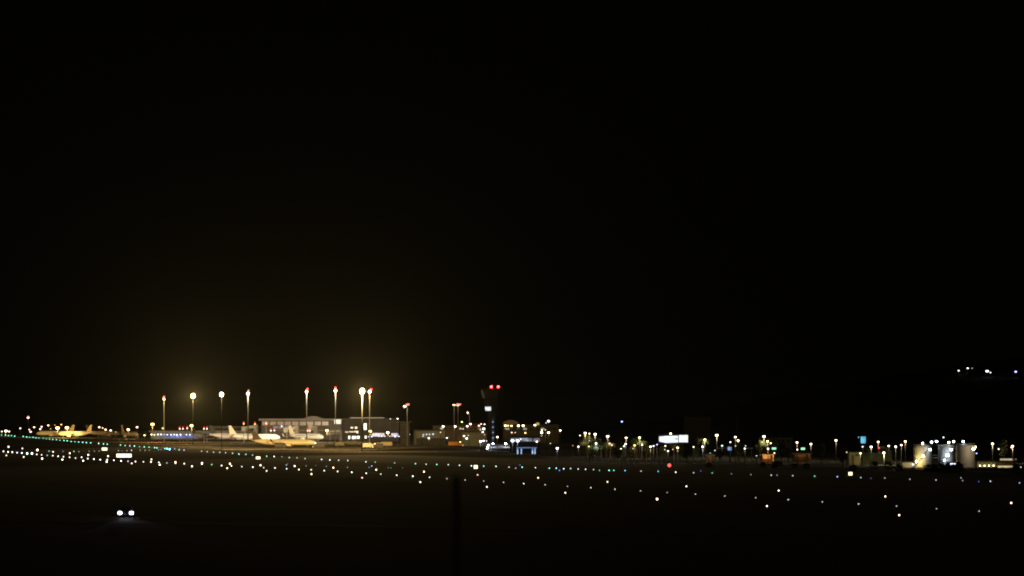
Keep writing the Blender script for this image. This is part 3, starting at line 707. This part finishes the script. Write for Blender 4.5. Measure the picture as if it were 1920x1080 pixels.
# buildings at the tower foot
b = Bld('fire_station', 'low building with bluish grey roof and white lit end below the tower', 'building', 937, 1760)
b.box('wall', mat('light_grey_wall', (.4, .41, .44), .7, 0, .2, .3), 914, 961, 840.5, 846, 0, 10, ground=True)
MB().add([(b.lx(912), -1.5, b.z(840.2)), (b.lx(963), -1.5, b.z(840.2)), (b.lx(963), 9, b.z(832.5)), (b.lx(916), 9, b.z(832.5)),
          (b.lx(912), -1.5, b.z(840.9)), (b.lx(963), -1.5, b.z(840.9)), (b.lx(963), 9, b.z(833.2)), (b.lx(916), 9, b.z(833.2))],
         [(0,1,2,3),(7,6,5,4),(0,4,5,1),(1,5,6,2),(2,6,7,3),(3,7,4,0)]).build('roof', mat('blue_grey_roof', (.30, .32, .38), .6, 0, .2, .2), b.t)
for x, y in ((913.5, 841), (914.2, 838), (916, 834.5)): b.lamp(x, y, 5.0, 'cool', 12, -2, 'end_lamp', True)
b.lamp(948, 832, 4.5, 'white', 70, 1, 'roof_fill_lamp', True)  # lamps here are added to brighten the dark roof
b.lamp(924, 832, 4, 'cool', 70, 1, 'roof_fill_lamp', True)
for k in range(7): b.pane('garage_door', mat('pale_shutter', (.5, .5, .55), .6), 919+k*6, 924+k*6, 841.8, 845.4)
b = Bld('hangar_office', 'long lit white office strip right of the control tower', 'building', 984, 1640)
b.box('wall', DARKCONC, 956, 1013, 829.2, 850, 0, 14, ground=True)
b.box('roof', DARKCONC, 954, 1015, 818.0, 820.4, -1.5, 17)
b.box('upper_wall', CONC, 956, 1013, 820.6, 829, .4, 13)
wl2 = lit_glass('white_strip_glass', (.75, .82, .95), .42, .5, .7)
for k in range(8): b.pane('window', wl2 if k < 5 else lit_glass('white_strip_glass_dim', (.75, .82, .95), .2, .5, .7), 958+k*6.7+(1.5 if k > 5 else 0), 963.8+k*6.7+(1.5 if k > 5 else 0), 821.5, 827.3, .2)
b.lamp(976.5, 823.5, 5, 'cool', 1.8, 0)
b = Bld('blue_canopy', 'blue-lit canopy on posts, right of the bluish grey roof', 'canopy', 987, 1600)
b.box('roof', mat('canopy_roof', (.3, .32, .4), .6), 967, 1008, 837.4, 838.6, 0, 8)
b.pane('fascia', lit_glass('blue_fascia', (.22, .38, 1.0), .55, .7, .5), 968, 1007, 838.8, 840.2)
for x in (970.5, 977.5, 998.5, 1003): b.box('post', lit_glass('blue_post_glow', (.5, .68, 1.0), .75, .8, .7), x-1.2, x+1.2, 841.2, 847, .1, .5, ground=True)  # blue light falling on the posts is given as their own glow
# lit block on the skyline right of tower
b = Bld('vaulted_hall', 'hall with olive vaulted roof and a row of warm lamps right of tower', 'building', 985, 2420)
b.box('wall', mat('olive_wall', (.10, .095, .06), .8, 0, .2, .2), 943, 1048, 796, 830, 0, 20, ground=True)
pts = [(b.lx(943 + 30*i/10), b.z(795.8 - 8.5*math.sin(math.pi*(.12 + .76*i/10)))) for i in range(11)] + [(b.lx(973), b.z(795.8)), (b.lx(943), b.z(795.8))]
MB().prism(pts, -2, 20).build('roof_vault', mat('olive_roof', (.38, .36, .2), .7, 0, .2, .2), b.t)
for k in range(9): b.pane('window', wd if k % 3 == 0 else DGLASS, 948+k*11, 955+k*11, 802, 806)
b.box('sign_panel', glow('yellow', .5), 1005, 1011, 792.5, 797, -.6, .4)

# billboard
b = Bld('billboard', 'large glowing white billboard in two panels on dark posts', 'billboard', 1263, 1420)
b.box('frame', DARKMETAL, 1234, 1291.5, 814.5, 831.5, .05, .8)
wb = lit_glass('billboard_white', (.86, .95, 1.0), 1.15, .5, .12)
MB().prism([(b.lx(1236), b.z(828)), (b.lx(1250), b.z(830.5)), (b.lx(1271.6), b.z(829.5)), (b.lx(1271.6), b.z(816.8)), (b.lx(1255), b.z(817)), (b.lx(1236), b.z(818.5))], -.15, 0).build('panel', wb, b.t)
b.pane('panel', wb, 1273, 1289.8, 815.8, 829.3, -.15)
b.pane('printed_band', lit_glass('billboard_blue', (.35, .55, .75), .75, .5, .2), 1264.5, 1271, 821.8, 824, -.3)
for x in (1245, 1263, 1281): MB().tube((b.lx(x), .5, 0), (b.lx(x), .5, b.z(831.5)), .22).build('post', DARKMETAL, b.t)

# orange-lit kiosks with green signs
def kiosk(xc, x0, x1, yt, yb, d, label, sign, L):
    b = Bld('kiosk', label, 'kiosk', xc, d)
    b.box('back_wall', mat('terracotta_wall', (.5, .38, .26), .8, 0, .35, .8), x0, x1, yt+1.8, yb, 5, .4, ground=True)
    b.box('side_wall', mat('terracotta_wall', (.5, .38, .26)), x1-1, x1, yt+1.8, yb, 0, 4.9, ground=True)
    b.box('roof', DARKCONC, x0-2, x1+2, yt, yt+1.6, -2, 8)
    b.box('fascia', mat('terracotta_wall', (.5, .38, .26)), x0-2, x1+2, yt+1.7, yt+3.4, -2.1, .2)
    for x in (x0+.8, (x0+x1)/2, x1-2): b.box('column', mat('pale_column', (.5, .42, .3), .8), x-.5, x+.5, yt+1.8, yb, -1.5, .35, ground=True)
    b.box('counter', mat('brown_counter', (.2, .12, .07), .8), x0+3, x1-5, yb-4, yb, 1.5, 1.2, ground=True)
    b.box('door', mat('dark_brown_door', (.06, .035, .02), .8), x1-7, x1-3, yt+5, yb, 4.8, .18, ground=True)
    b.box('shelf', mat('dark_brown_door', (.06, .035, .02)), x0+2, x0+5, yt+4, yb, 3.8, 1.1, ground=True)
    for i in range(1):
        x = x0 + (x1-x0)*.45
        b.lamp(x, yt+2.6, 3.0, 'orange', L*(38 if L > 20 else 8), 1.5, 'ceiling_lamp', True)
    sx0, sx1, sy0, sy1 = sign
    b.box('sign_pole', DARKMETAL, (sx0+sx1)/2-.4, (sx0+sx1)/2+.4, sy1, yt, 1, .3)
    b.pane('sign', glow('green', 1.5), sx0, sx1, sy0, sy1, .6)
kiosk(1440, 1427, 1453, 848.5, 864, 1250, 'bright orange-lit kiosk with green sign, left one of two', (1447.5, 1455.5, 839.2, 842.8), 26)
kiosk(1505, 1489, 1520, 848, 860, 1280, 'dimmer orange-lit kiosk with green sign, right one of two', (1502, 1509.5, 839.5, 843.3), 14)
kiosk(1333, 1324, 1341, 850.5, 861, 1260, 'small orange-lit hut without columns of people, between billboard and kiosks', (1331, 1333, 849, 850), 12)
bpy.data.objects['kiosk.002']['label'] = 'small orange-lit hut between the billboard and the kiosks'
# blue sign, cyan sign, canopies
def panel_sign(x0, x1, y0, y1, d, c, s, label):
    b = Bld('panel_sign', label, 'sign', (x0+x1)/2, d)
    b.box('frame', DARKMETAL, x0-.5, x1+.5, y0-.5, y1+.5, .05, .3)
    b.pane('panel', lit_glass('sign_'+c, COL[c], s, .8, .35), x0, x1, y0, y1, -.12)
    MB().tube((0, .2, 0), (0, .2, b.z(y1+.5)), .15).build('post', DARKMETAL, b.t)
panel_sign(1364.5, 1371.5, 837.8, 844.5, 1270, 'blue', .7, 'small blue glowing sign between billboard and kiosks')
panel_sign(1614, 1623, 818.5, 831, 1350, 'cyan', .85, 'tall cyan glowing sign left of the storage tanks')
def canopy(x0, x1, y, d, label):
    b = Bld('shade_canopy', label, 'canopy', (x0+x1)/2, d)
    b.box('roof', mat('pale_canopy', (.6, .62, .58), .6), x0, x1, y-.8, y+.9, 0, 5)
    for x in (x0+2, x1-2): b.box('post', STEEL, x-.3, x+.3, y+1, 870, 2, .2, ground=True)
canopy(1346, 1362, 840.3, 1275, 'pale flat canopy left of the small blue sign')
canopy(1396, 1412, 840.5, 1270, 'pale flat canopy right of the small blue sign')
# dim skyline blocks
def block(name, x0, x1, yt, d, label, m, win=True):
    b = Bld(name, label, 'building', (x0+x1)/2, d)
    b.box('wall', m, x0, x1, yt, 840, 0, 15, ground=True)
    b.box('roof', DARKCONC, x0-.8, x1+.8, yt-1.6, yt-.1, -.5, 16)
    if win:
        n = int((x1-x0)/9)
        for k in range(n): b.pane('window', DGLASS, x0+2+k*9, x0+7+k*9, yt+4, yt+8)
BRN = mat('brown_render2', (.22, .17, .12), .85, 0, .25, .2)
block('apartment_block', 1284, 1332, 783, 2500, 'faint dark apartment block behind the white billboard', mat('charcoal_render', (.03, .03, .03), .9))
block('shopping_hall', 1428, 1486, 821, 1500, 'dim brown hall behind the left orange kiosk', BRN)
b = Bld('chimney', 'faint tall chimney on the skyline between billboard and kiosks', 'chimney', 1384, 2400)
MB().tube((0, 0, 0), (0, 0, b.z(774)), 1.8, 1.3, 14).build('stack', DARKCONC, b.t)
MB().tube((0, 0, b.z(774)+.01), (0, 0, b.z(774)+.5), 1.5, 1.5, 14).build('rim', DARKMETAL, b.t)
# buildings left of the tanks
TAN = mat('tan_wall', (.48, .38, .2), .8, 0, .2, .5)
b = Bld('tan_hut', 'small tan lit hut left of the storage tanks', 'hut', 1603, 1190)
b.box('wall', TAN, 1592, 1614, 848.5, 875, 0, 6, ground=True)
b.box('roof', DARKCONC, 1591, 1615.2, 847, 848.4, -.4, 7)
b.box('door', mat('brown_door', (.2, .13, .07), .7), 1597, 1601, 853, 875, -.08, .07, ground=True)
b.pane('window', DGLASS, 1604, 1610, 851.5, 854.5, -.09)
b = Bld('long_low_wall', 'long olive wall under the big warm lamp left of tanks', 'wall', 1645, 1200)
b.box('panel', mat('olive_wall2', (.3, .27, .15), .85, 0, .25, .5), 1618, 1672, 850, 872, 0, .4, ground=True)
b.box('coping', CONC, 1617.5, 1672.5, 849, 849.9, -.1, .6)
b = Bld('white_wall', 'low bluish white wall at the left foot of the tanks', 'wall', 1702, 1080)
b.box('panel', mat('white_render', (.55, .56, .58), .8, 0, .15, .5), 1692, 1712, 867.5, 880, 0, .4, ground=True)
b.box('coping', CONC, 1691.6, 1712.4, 866.8, 867.4, -.1, .6)
b.lamp(1711.5, 871, 4.5, 'cool', 4, -.3, 'wall_lamp', True)
# right hand long building
b = Bld('arcaded_building', 'long low tan building with lit arches right of the tanks', 'building', 1860, 1110)
b.box('wall', TAN, 1829, 1905, 866, 880, 0, 8, ground=True)
b.box('roof', DARKCONC, 1827, 1907, 863.8, 865.8, -.6, 9)
for k in range(5):
    x = 1832 + k*8.4
    b.box('arch', mat('pale_arch', (.6, .52, .34), .8), x, x+1.6, 867.5, 880, -.5, .45, ground=True)
for k in range(4): b.lamp(1836.5 + k*8.4, 873, 3.2, 'cream', 16, -1.2, 'wall_lamp', True)
b.pane('window', lit_glass('cream_glow', (1.0, .85, .45), .62, .8, .2), 1871, 1899, 873.5, 877.6, -.14)
b.box('lit_container', lit_glass('cream_glow2', (1.0, .85, .5), .45, .8, .2), 1878.5, 1907, 860, 863.4, 1, 3)  # container box, the light on it made by emission
b = Bld('panel_fence', 'low dark fence running along the bottom of the tank yard', 'fence', 1800, 1045)
fm = MB()
for k in range(60): fm.box(b.lx(1690)+k*.62, b.lx(1690)+k*.62+.55, 0, .06, 0, 1.0+.05*math.sin(k*1.7))
fm.build('panel', DARKCONC, b.t)

# ------------------------------------------------------------------ storage tanks
TK = mat('white_tank_paint', (.60, .59, .55), .55, 0, .12, .35)
def tank(xc, w, yt, yb, label, lamps, stair=True, phase=0):
    d = FH/(yb-HOR); t = thing('storage_tank', label, 'storage tank', (PX(xc, d), d, 0), 0, 'storage tanks in the lit yard')
    r = M(w/2, d); h = PZ(yt, d)
    s = MB(); rr = []
    for k in range(7):
        for dz, q in ((0, 1), (.04, 1.006)): rr.append([((r*q)*math.cos(2*math.pi*i/40), (r*q)*math.sin(2*math.pi*i/40), min(h, h*k/6+dz)) for i in range(40)])
    s.rings(rr); s.build('shell', TK, t, False)
    MB().rings([[(r*1.02*math.cos(2*math.pi*i/40), r*1.02*math.sin(2*math.pi*i/40), h+.03) for i in range(40)], [(r*.1*math.cos(2*math.pi*i/40), r*.1*math.sin(2*math.pi*i/40), h+.45) for i in range(40)]]).build('roof', TK, t)
    rl = MB()
    for i in range(24):
        a, c = 2*math.pi*i/24, 2*math.pi*(i+1)/24
        rl.tube((r*math.cos(a), r*math.sin(a), h+.5), (r*math.cos(c), r*math.sin(c), h+.5), .035, n=5)
        rl.tube((r*math.cos(a), r*math.sin(a), h+.05), (r*math.cos(a), r*math.sin(a), h+.5), .03, n=5)
    rl.build('railing', STEEL, t)
    if stair:
        st = MB()
        for i in range(22):
            a = math.pi*(1.15 + .6*i/22) + phase; z = .4 + (h-.5)*i/22
            st.add([((r+.05)*math.cos(a), (r+.05)*math.sin(a), z), ((r+.75)*math.cos(a), (r+.75)*math.sin(a), z), ((r+.75)*math.cos(a+.1), (r+.75)*math.sin(a+.1), z), ((r+.05)*math.cos(a+.1), (r+.05)*math.sin(a+.1), z),
                    ((r+.05)*math.cos(a), (r+.05)*math.sin(a), z+.22), ((r+.75)*math.cos(a), (r+.75)*math.sin(a), z+.22), ((r+.75)*math.cos(a+.1), (r+.75)*math.sin(a+.1), z+.22), ((r+.05)*math.cos(a+.1), (r+.05)*math.sin(a+.1), z+.22)],
                   [(0,1,2,3),(7,6,5,4),(0,4,5,1),(1,5,6,2),(2,6,7,3),(3,7,4,0)])
        st.build('staircase', STEEL, t)
    for x, y, px, c, L in lamps:
        lx = PX(x, d) - PX(xc, d); q = M(px*.3, d)
        on_roof = y < yt
        ly = 0.0 if on_roof else -math.sqrt(max(0, r*r - min(abs(lx), r)**2)) - (4.2 if L == 30 else 2.6 if L > 15 else 1.6)
        z = PZ(y, d)
        lp = put('lamp', bulb_mesh(c, L*(2.6 if L < 20 else 3.6), True), t, (lx, ly, z), (q, q, q))
        if on_roof: MB().tube((lx, 0, h), (lx, 0, z - q), .05, n=6).build('lamp_post', STEEL, t)
        else: MB().tube((lx, ly, z), (lx*.85, ly*.8, z), .04, n=6).build('lamp_bracket', STEEL, t)
tank(1729.5, 33, 836.5, 880, 'golden-lit storage tank with a stair up its side, leftmost of three', [(1730,831,5.5,'cream',10),(1741,843,6.5,'cool',12),(1727,855,7,'warm',20),(1716,865,5.5,'yellow',60)])
tank(1774, 30, 836.5, 879, 'silver-white storage tank in the middle with the brightest lamps', [(1747,829,6,'cool',10),(1756,828,6.5,'cool',10),(1779,829.5,6,'cream',10),(1788,828,6.5,'violet',10),(1774,853.5,9.5,'cool',9),(1780.5,843,8,'cool',6),(1768,862.5,6,'cool',8)], True, .1)
tank(1810, 36, 835, 881, 'grey storage tank with a single lamp at its right shoulder', [(1806,828,6,'cool',12),(1820,841.5,7,'warm',30),(1827.5,838,3.8,'yellow',12)], False)
b = Bld('pump_house', 'small pump house with one bright lit window below the tanks', 'hut', 1788, 1062)
b.box('wall', DARKCONC, 1776, 1800, 867.5, 885, 0, 2.5, ground=True)
b.box('roof', DARKCONC, 1775, 1801, 866.3, 867.2, -.2, 3)
b.pane('window', glow('cool', 2.2), 1781.5, 1792, 868.6, 871.6, -.1)
# walkways between the tanks
for x0, x1, y, lab in ((1745.5, 1760, 858, 'narrow walkway joining the left and middle tanks'), (1788, 1793, 855.5, 'narrow walkway joining the middle and right tanks')):
    b = Bld('walkway', lab, 'walkway', (x0+x1)/2, 1092)
    b.box('deck', mat('ochre_steel', (.45, .4, .2), .7), x0, x1, y, y+1, -.3, .8)
    b.box('handrail', STEEL, x0, x1, y-5, y-4.6, -.3, .05)

# ------------------------------------------------------------------ trees and shrubs
LEAF = [mat('leaf_green', (.11, .12, .035), .7), mat('leaf_dark', (.06, .075, .025), .7)]
BARK = mat('bark', (.12, .09, .06), .9, 0, .3, 3)
def leafy(seed, rx, rz, zc, n, leaf, clumps=9):
    q = random.Random(seed); mb = MB(); mi = []
    cl = []
    for k in range(clumps):
        a = q.uniform(0, 6.28); w = q.uniform(.1, .75)
        cl.append((rx*w*math.cos(a), rx*w*math.sin(a), zc + rz*q.uniform(-.6, .75), q.uniform(.28, .5)))
    for i in range(n):
        c = cl[q.randrange(clumps)]
        v = Vector((q.gauss(0, 1), q.gauss(0, 1), q.gauss(0, 1))).normalized()*(q.random()**.4)
        p = Vector((c[0]+v.x*rx*c[3], c[1]+v.y*rx*c[3], c[2]+v.z*rz*c[3]*1.1))
        u = Vector((q.gauss(0, 1), q.gauss(0, 1), q.gauss(0, .7))).normalized(); w = u.orthogonal().normalized()
        s = leaf*q.uniform(.6, 1.3)
        mb.add([p-u*s, p+w*s*.5, p+u*s, p-w*s*.5], [(0, 1, 2, 3)]); mi.append(q.randrange(2))
    me = mb.mesh('crown', LEAF)
    me.polygons.foreach_set('material_index', mi)
    return me
def trunk_mesh(h, r):
    mb = MB().tube((0, 0, 0), (.1*h*.3, 0, h*.55), r, r*.7, 8)
    for a in (0.3, 2.2, 4.1): mb.tube((.03*h, 0, h*.53), (math.cos(a)*h*.25, math.sin(a)*h*.25, h*.85), r*.5, r*.2, 6)
    return mb.mesh('trunk', BARK)
CROWN = [leafy(3, 2.4, 2.2, 4.2, 900, .22), leafy(5, 2.0, 2.6, 4.6, 900, .22)]
TRUNK = trunk_mesh(4.5, .18)
def palm_crown():
    q = random.Random(11); mb = MB()
    for k in range(22):
        a = k*2.4; L = q.uniform(1.7, 2.4); up = q.uniform(.1, 1.0)
        prev = Vector((0, 0, 6)); pts = [prev]
        for s in range(1, 6):
            t_ = s/5; pts.append(Vector((math.cos(a)*L*t_, math.sin(a)*L*t_, 6 + up*t_*1.6 - 1.9*t_*t_)))
        side = Vector((-math.sin(a), math.cos(a), 0))
        for s in range(5):
            for e in (-1, 1):
                for j in range(2):
                    p = pts[s].lerp(pts[s+1], j/2)
                    mb.add([p, p.lerp(pts[s+1], .5), p + side*e*.5*(1-s/7) + (pts[s+1]-pts[s])*.6 - Vector((0, 0, .25))], [(0, 1, 2)])
    return mb.mesh('crown', LEAF[0])
PCROWN = palm_crown(); PTRUNK = MB().tube((0, 0, 0), (.1, .05, 3), .2, .15, 9).tube((.1, .05, 2.95), (0, 0, 6), .15, .14, 9).mesh('trunk', BARK)
TREES = [ # x, base row, scale, kind
 (1093,855.4,.9,'p'),(1101,855.2,1.15,'b'),(1113,855.1,1.1,'b'),(1121,864.9,1.0,'b'),(1109,865.1,.9,'b'),(1128,865,.85,'p'),(1136,859.6,1.1,'b'),(1144,859.8,1.0,'p'),(1158,867.6,.8,'b'),(1168,867.8,.9,'b'),
 (1177,867.5,.8,'b'),(1194,859.5,1.2,'p'),(1203,859.8,1.1,'p'),(1186,867.9,.8,'b'),(1212,867.8,.9,'b'),(1224,867.4,.85,'p'),(1241,867.9,.85,'b'),(1263,867.9,1.0,'p'),(1275,867.5,.75,'b'),(1288,869,.7,'b'),
 (1318,859.8,1.2,'p'),(1306,867.7,.75,'b'),(1350,869,.75,'b'),(1386,867.8,.9,'b'),(1429,859.9,1.1,'b'),(1466,868.5,.9,'b'),(1478,869,.85,'b'),
 (1540,872,.9,'b'),(1580,876,.7,'b'),(1626,872.5,.8,'b'),(1660,872.8,.9,'p'),(1882,868.2,1.1,'b'),(1909,882.6,.8,'b')]
suf = ordinals([(x, k, zone(x, LAMPZ)) for x, y, s, k in TREES], lambda t: t[1]+t[2])
for i, (x, yb, s, k) in enumerate(TREES):
    p = G(x, yb)
    t = thing('palm_tree' if k == 'p' else 'broadleaf_tree', ('%s %s%s' % ('dim palm tree with drooping fronds' if k == 'p' else 'dim leafy tree with ragged crown', zone(x, LAMPZ), suf[i])), 'tree', p, rnd.uniform(0, 6.28), 'trees beyond the runway')
    t.scale = (s, s, s*rnd.uniform(.9, 1.1))
    if k == 'p': put('trunk', PTRUNK, t); put('crown', PCROWN, t)
    else: put('trunk', TRUNK, t); put('crown', CROWN[i % 2], t)
BUSH = leafy(21, 2.2, 1.15, 1.1, 1100, .16, 12); STEM = MB().tube((0, 0, 0), (0, 0, .9), .08, .05, 6).mesh('trunk', BARK)
SHR = [(1741,884,.75),(1752,886,.85),(1764,885,.9),(1776,887,.9),(1788,886,.85),(1800,885,.85),(1600,884,.7),(1640,881,.9),(1665,881,.9),(1685,884,.7),(1905,887,.9),(1920,888,.8),(1430,876,.6),(1452,878,.75),(1459,876,.7),(1489,878,.55),(1512,879,.6),(1328,876,.5)]
suf = ordinals([(x, zone(x, LAMPZ)) for x, y, s in SHR], lambda t: t[1])
for i, (x, yb, s) in enumerate(SHR):
    p = G(x, yb)
    t = thing('shrub', 'black rounded shrub %s%s' % ('in front of the storage tanks' if 1735 < x < 1810 else zone(x, LAMPZ), suf[i]), 'shrub', p, rnd.uniform(0, 6.28), 'dark shrubs before the tank yard')
    t.scale = (s, s, s*1.15)
    put('trunk', STEM, t); put('crown', BUSH, t)

# ------------------------------------------------------------------ vehicles
PAL = mat('pale_vehicle_paint', (.6, .56, .42), .5); ORA = mat('orange_vehicle_paint', (.7, .28, .04), .5); DRK = mat('dark_vehicle_paint', (.012, .011, .01), .6)
def truck(x, yb, L, m, label, rz=0, beacon=None):
    p = G(x, yb); t = thing('service_truck', label, 'truck', p, R(rz), 'service vehicles on the apron')
    MB().box(-L/2, L*.18, -1.1, 1.1, .9, 2.9).build('cargo_box', m, t)
    MB().prism([(L*.21, .7), (L*.5, .7), (L*.5, 1.6), (L*.42, 2.5), (L*.21, 2.5)], -1.05, 1.05).build('cab', m, t)
    MB().prism([(L*.425, 2.42), (L*.49, 1.72), (L*.5, 1.74), (L*.435, 2.44)], -.9, .9).build('windscreen', DGLASS, t)
    MB().box(-L/2, L/2-.1, -.9, .9, .5, .68).build('chassis', DRK, t)
    for wx in (-L*.33, L*.33):
        for s in (-1, 1): MB().tube((wx, s*.75, .45), (wx, s*1.1, .45), .45, n=14).build('wheel', RUBBER, t)
    if beacon:
        for s in (-1, 1): put('headlight', bulb_mesh('warm', 3, False), t, (L/2+.1, s*.75, .95), (.2, .2, .2))
        put('beacon', bulb_mesh(beacon, 6, False), t, (L*.33, 0, 2.75), (.35, .35, .3))
truck(692, 841.5, 7, PAL, 'pale service truck on the apron below the close pair of masts', 0)
truck(720, 838.5, 9, mat('tan_vehicle_paint', (.34, .28, .16), .6), 'tan box truck before the blue shop windows', 180)
truck(664, 836, 8, mat('grey_vehicle_paint', (.2, .18, .13), .6), 'dull grey truck parked left of the close pair of masts', 0)
truck(709, 842, 5, DRK, 'small dark truck with orange beacon beside the pale truck', 180, 'orange')
truck(526, 841, 6, DRK, 'dark tug truck under the golden airliner', 0)
truck(598, 841, 6, DRK, 'dark truck with white beacon at the nose of the golden airliner', 180, 'white')
truck(854, 838, 8, ORA, 'orange truck with a yellow beacon left of the control tower', 0, 'yellow')
truck(637, 838, 5, mat('grey_vehicle_paint', (.2, .18, .13)), 'small grey truck right of the right pale plane', 180)

# the car on the service road, headlights on
p = G(238, 970)
t = thing('car', 'dark car with two white headlights coming along the road', 'car', p, R(-90+1.0))
CARP = mat('dark_car_paint', (.04, .045, .06), .3, .3, 0, 1, .6)
body = MB(); prof = [(-2.1, .35), (-2.15, .8), (-2.0, .98), (-1.1, 1.0), (1.0, .98), (1.95, .82), (2.12, .6), (2.1, .33)]
body.prism(prof, -.86, .86); o = body.build('body', CARP, t)
bv = o.modifiers.new('bevel', 'BEVEL'); bv.width = .08; bv.segments = 3
cabm = MB(); cabm.rings([[(1.0, -.78, .985), (-1.75, -.78, 1.0), (-1.75, .78, 1.0), (1.0, .78, .985)], [(.25, -.62, 1.46), (-1.15, -.62, 1.48), (-1.15, .62, 1.48), (.25, .62, 1.46)]])
cabm.build('cabin', DGLASS, t)
MB().box(-1.1, .2, -.6, .6, 1.482, 1.51).build('roof', CARP, t)
for wx in (-1.3, 1.35):
    for s in (-1, 1):
        w = MB().tube((wx, s*.66, .33), (wx, s*.88, .33), .33, n=20).build('wheel', RUBBER, t)
        MB().tube((wx, s*.881, .33), (wx, s*.895, .33), .19, n=14).build('rim', STEEL, w)
for s in (-1, 1):
    h = put('headlight', bulb_mesh('head', 9, False), t, (2.24, s*.82, .68), (.2, .31, .31))
    MB().box(1.7, 2.0, s*.87-.03+(.08*s), s*.87+.03+(.08*s), .98, 1.12).build('mirror', CARP, t)
spot(t, Vector((p.x, p.y - 2.75, .72)), Vector((0, 100, 16)), 'head', 900, 18)
MB().box(2.121, 2.135, -.5, .5, .42, .56).build('grille', DARKMETAL, t)
MB().box(2.136, 2.15, -.26, .26, .44, .54).build('number_plate', PAINT, t)

# slim unlit pole in the foreground
d = 14.0
t = thing('foreground_pole', 'thin unlit grey pole, out of focus, rising from the black foreground', 'pole', (PX(856, d), d, 0))
PT = PZ(908, d)
MB().tube((0, 0, 0), (0, 0, PT), .03, .011, 12).build('post', mat('pole_paint', (.6, .54, .45), .7), t, True)
MB().tube((0, 0, PT+.002), (0, 0, PT+.03), .014, .006, 12).build('cap', DARKMETAL, t)
MB().tube((0, 0, 0), (0, 0, .12), .16, .14, 12).build('foot', DARKMETAL, t)

# ------------------------------------------------------------------ haze: thin night air lit by the lamps
hz = MB().box(-8500, 8500, -250, 15500, -1.5, 112)
hm_ = bpy.data.materials.new('night_haze'); hm_.use_nodes = True
nt = hm_.node_tree; nt.nodes.clear()
pv = nt.nodes.new('ShaderNodeVolumePrincipled'); om = nt.nodes.new('ShaderNodeOutputMaterial')
pv.inputs['Color'].default_value = (.76, .84, .72, 1); pv.inputs['Density'].default_value = 0.0000052; pv.inputs['Anisotropy'].default_value = 0.92
nt.links.new(pv.outputs[0], om.inputs['Volume'])
hm_.cycles.volume_sampling = 'EQUIANGULAR'
hm_.cycles.homogeneous_volume = True
struct(hz.build('haze', hm_), 'stuff')
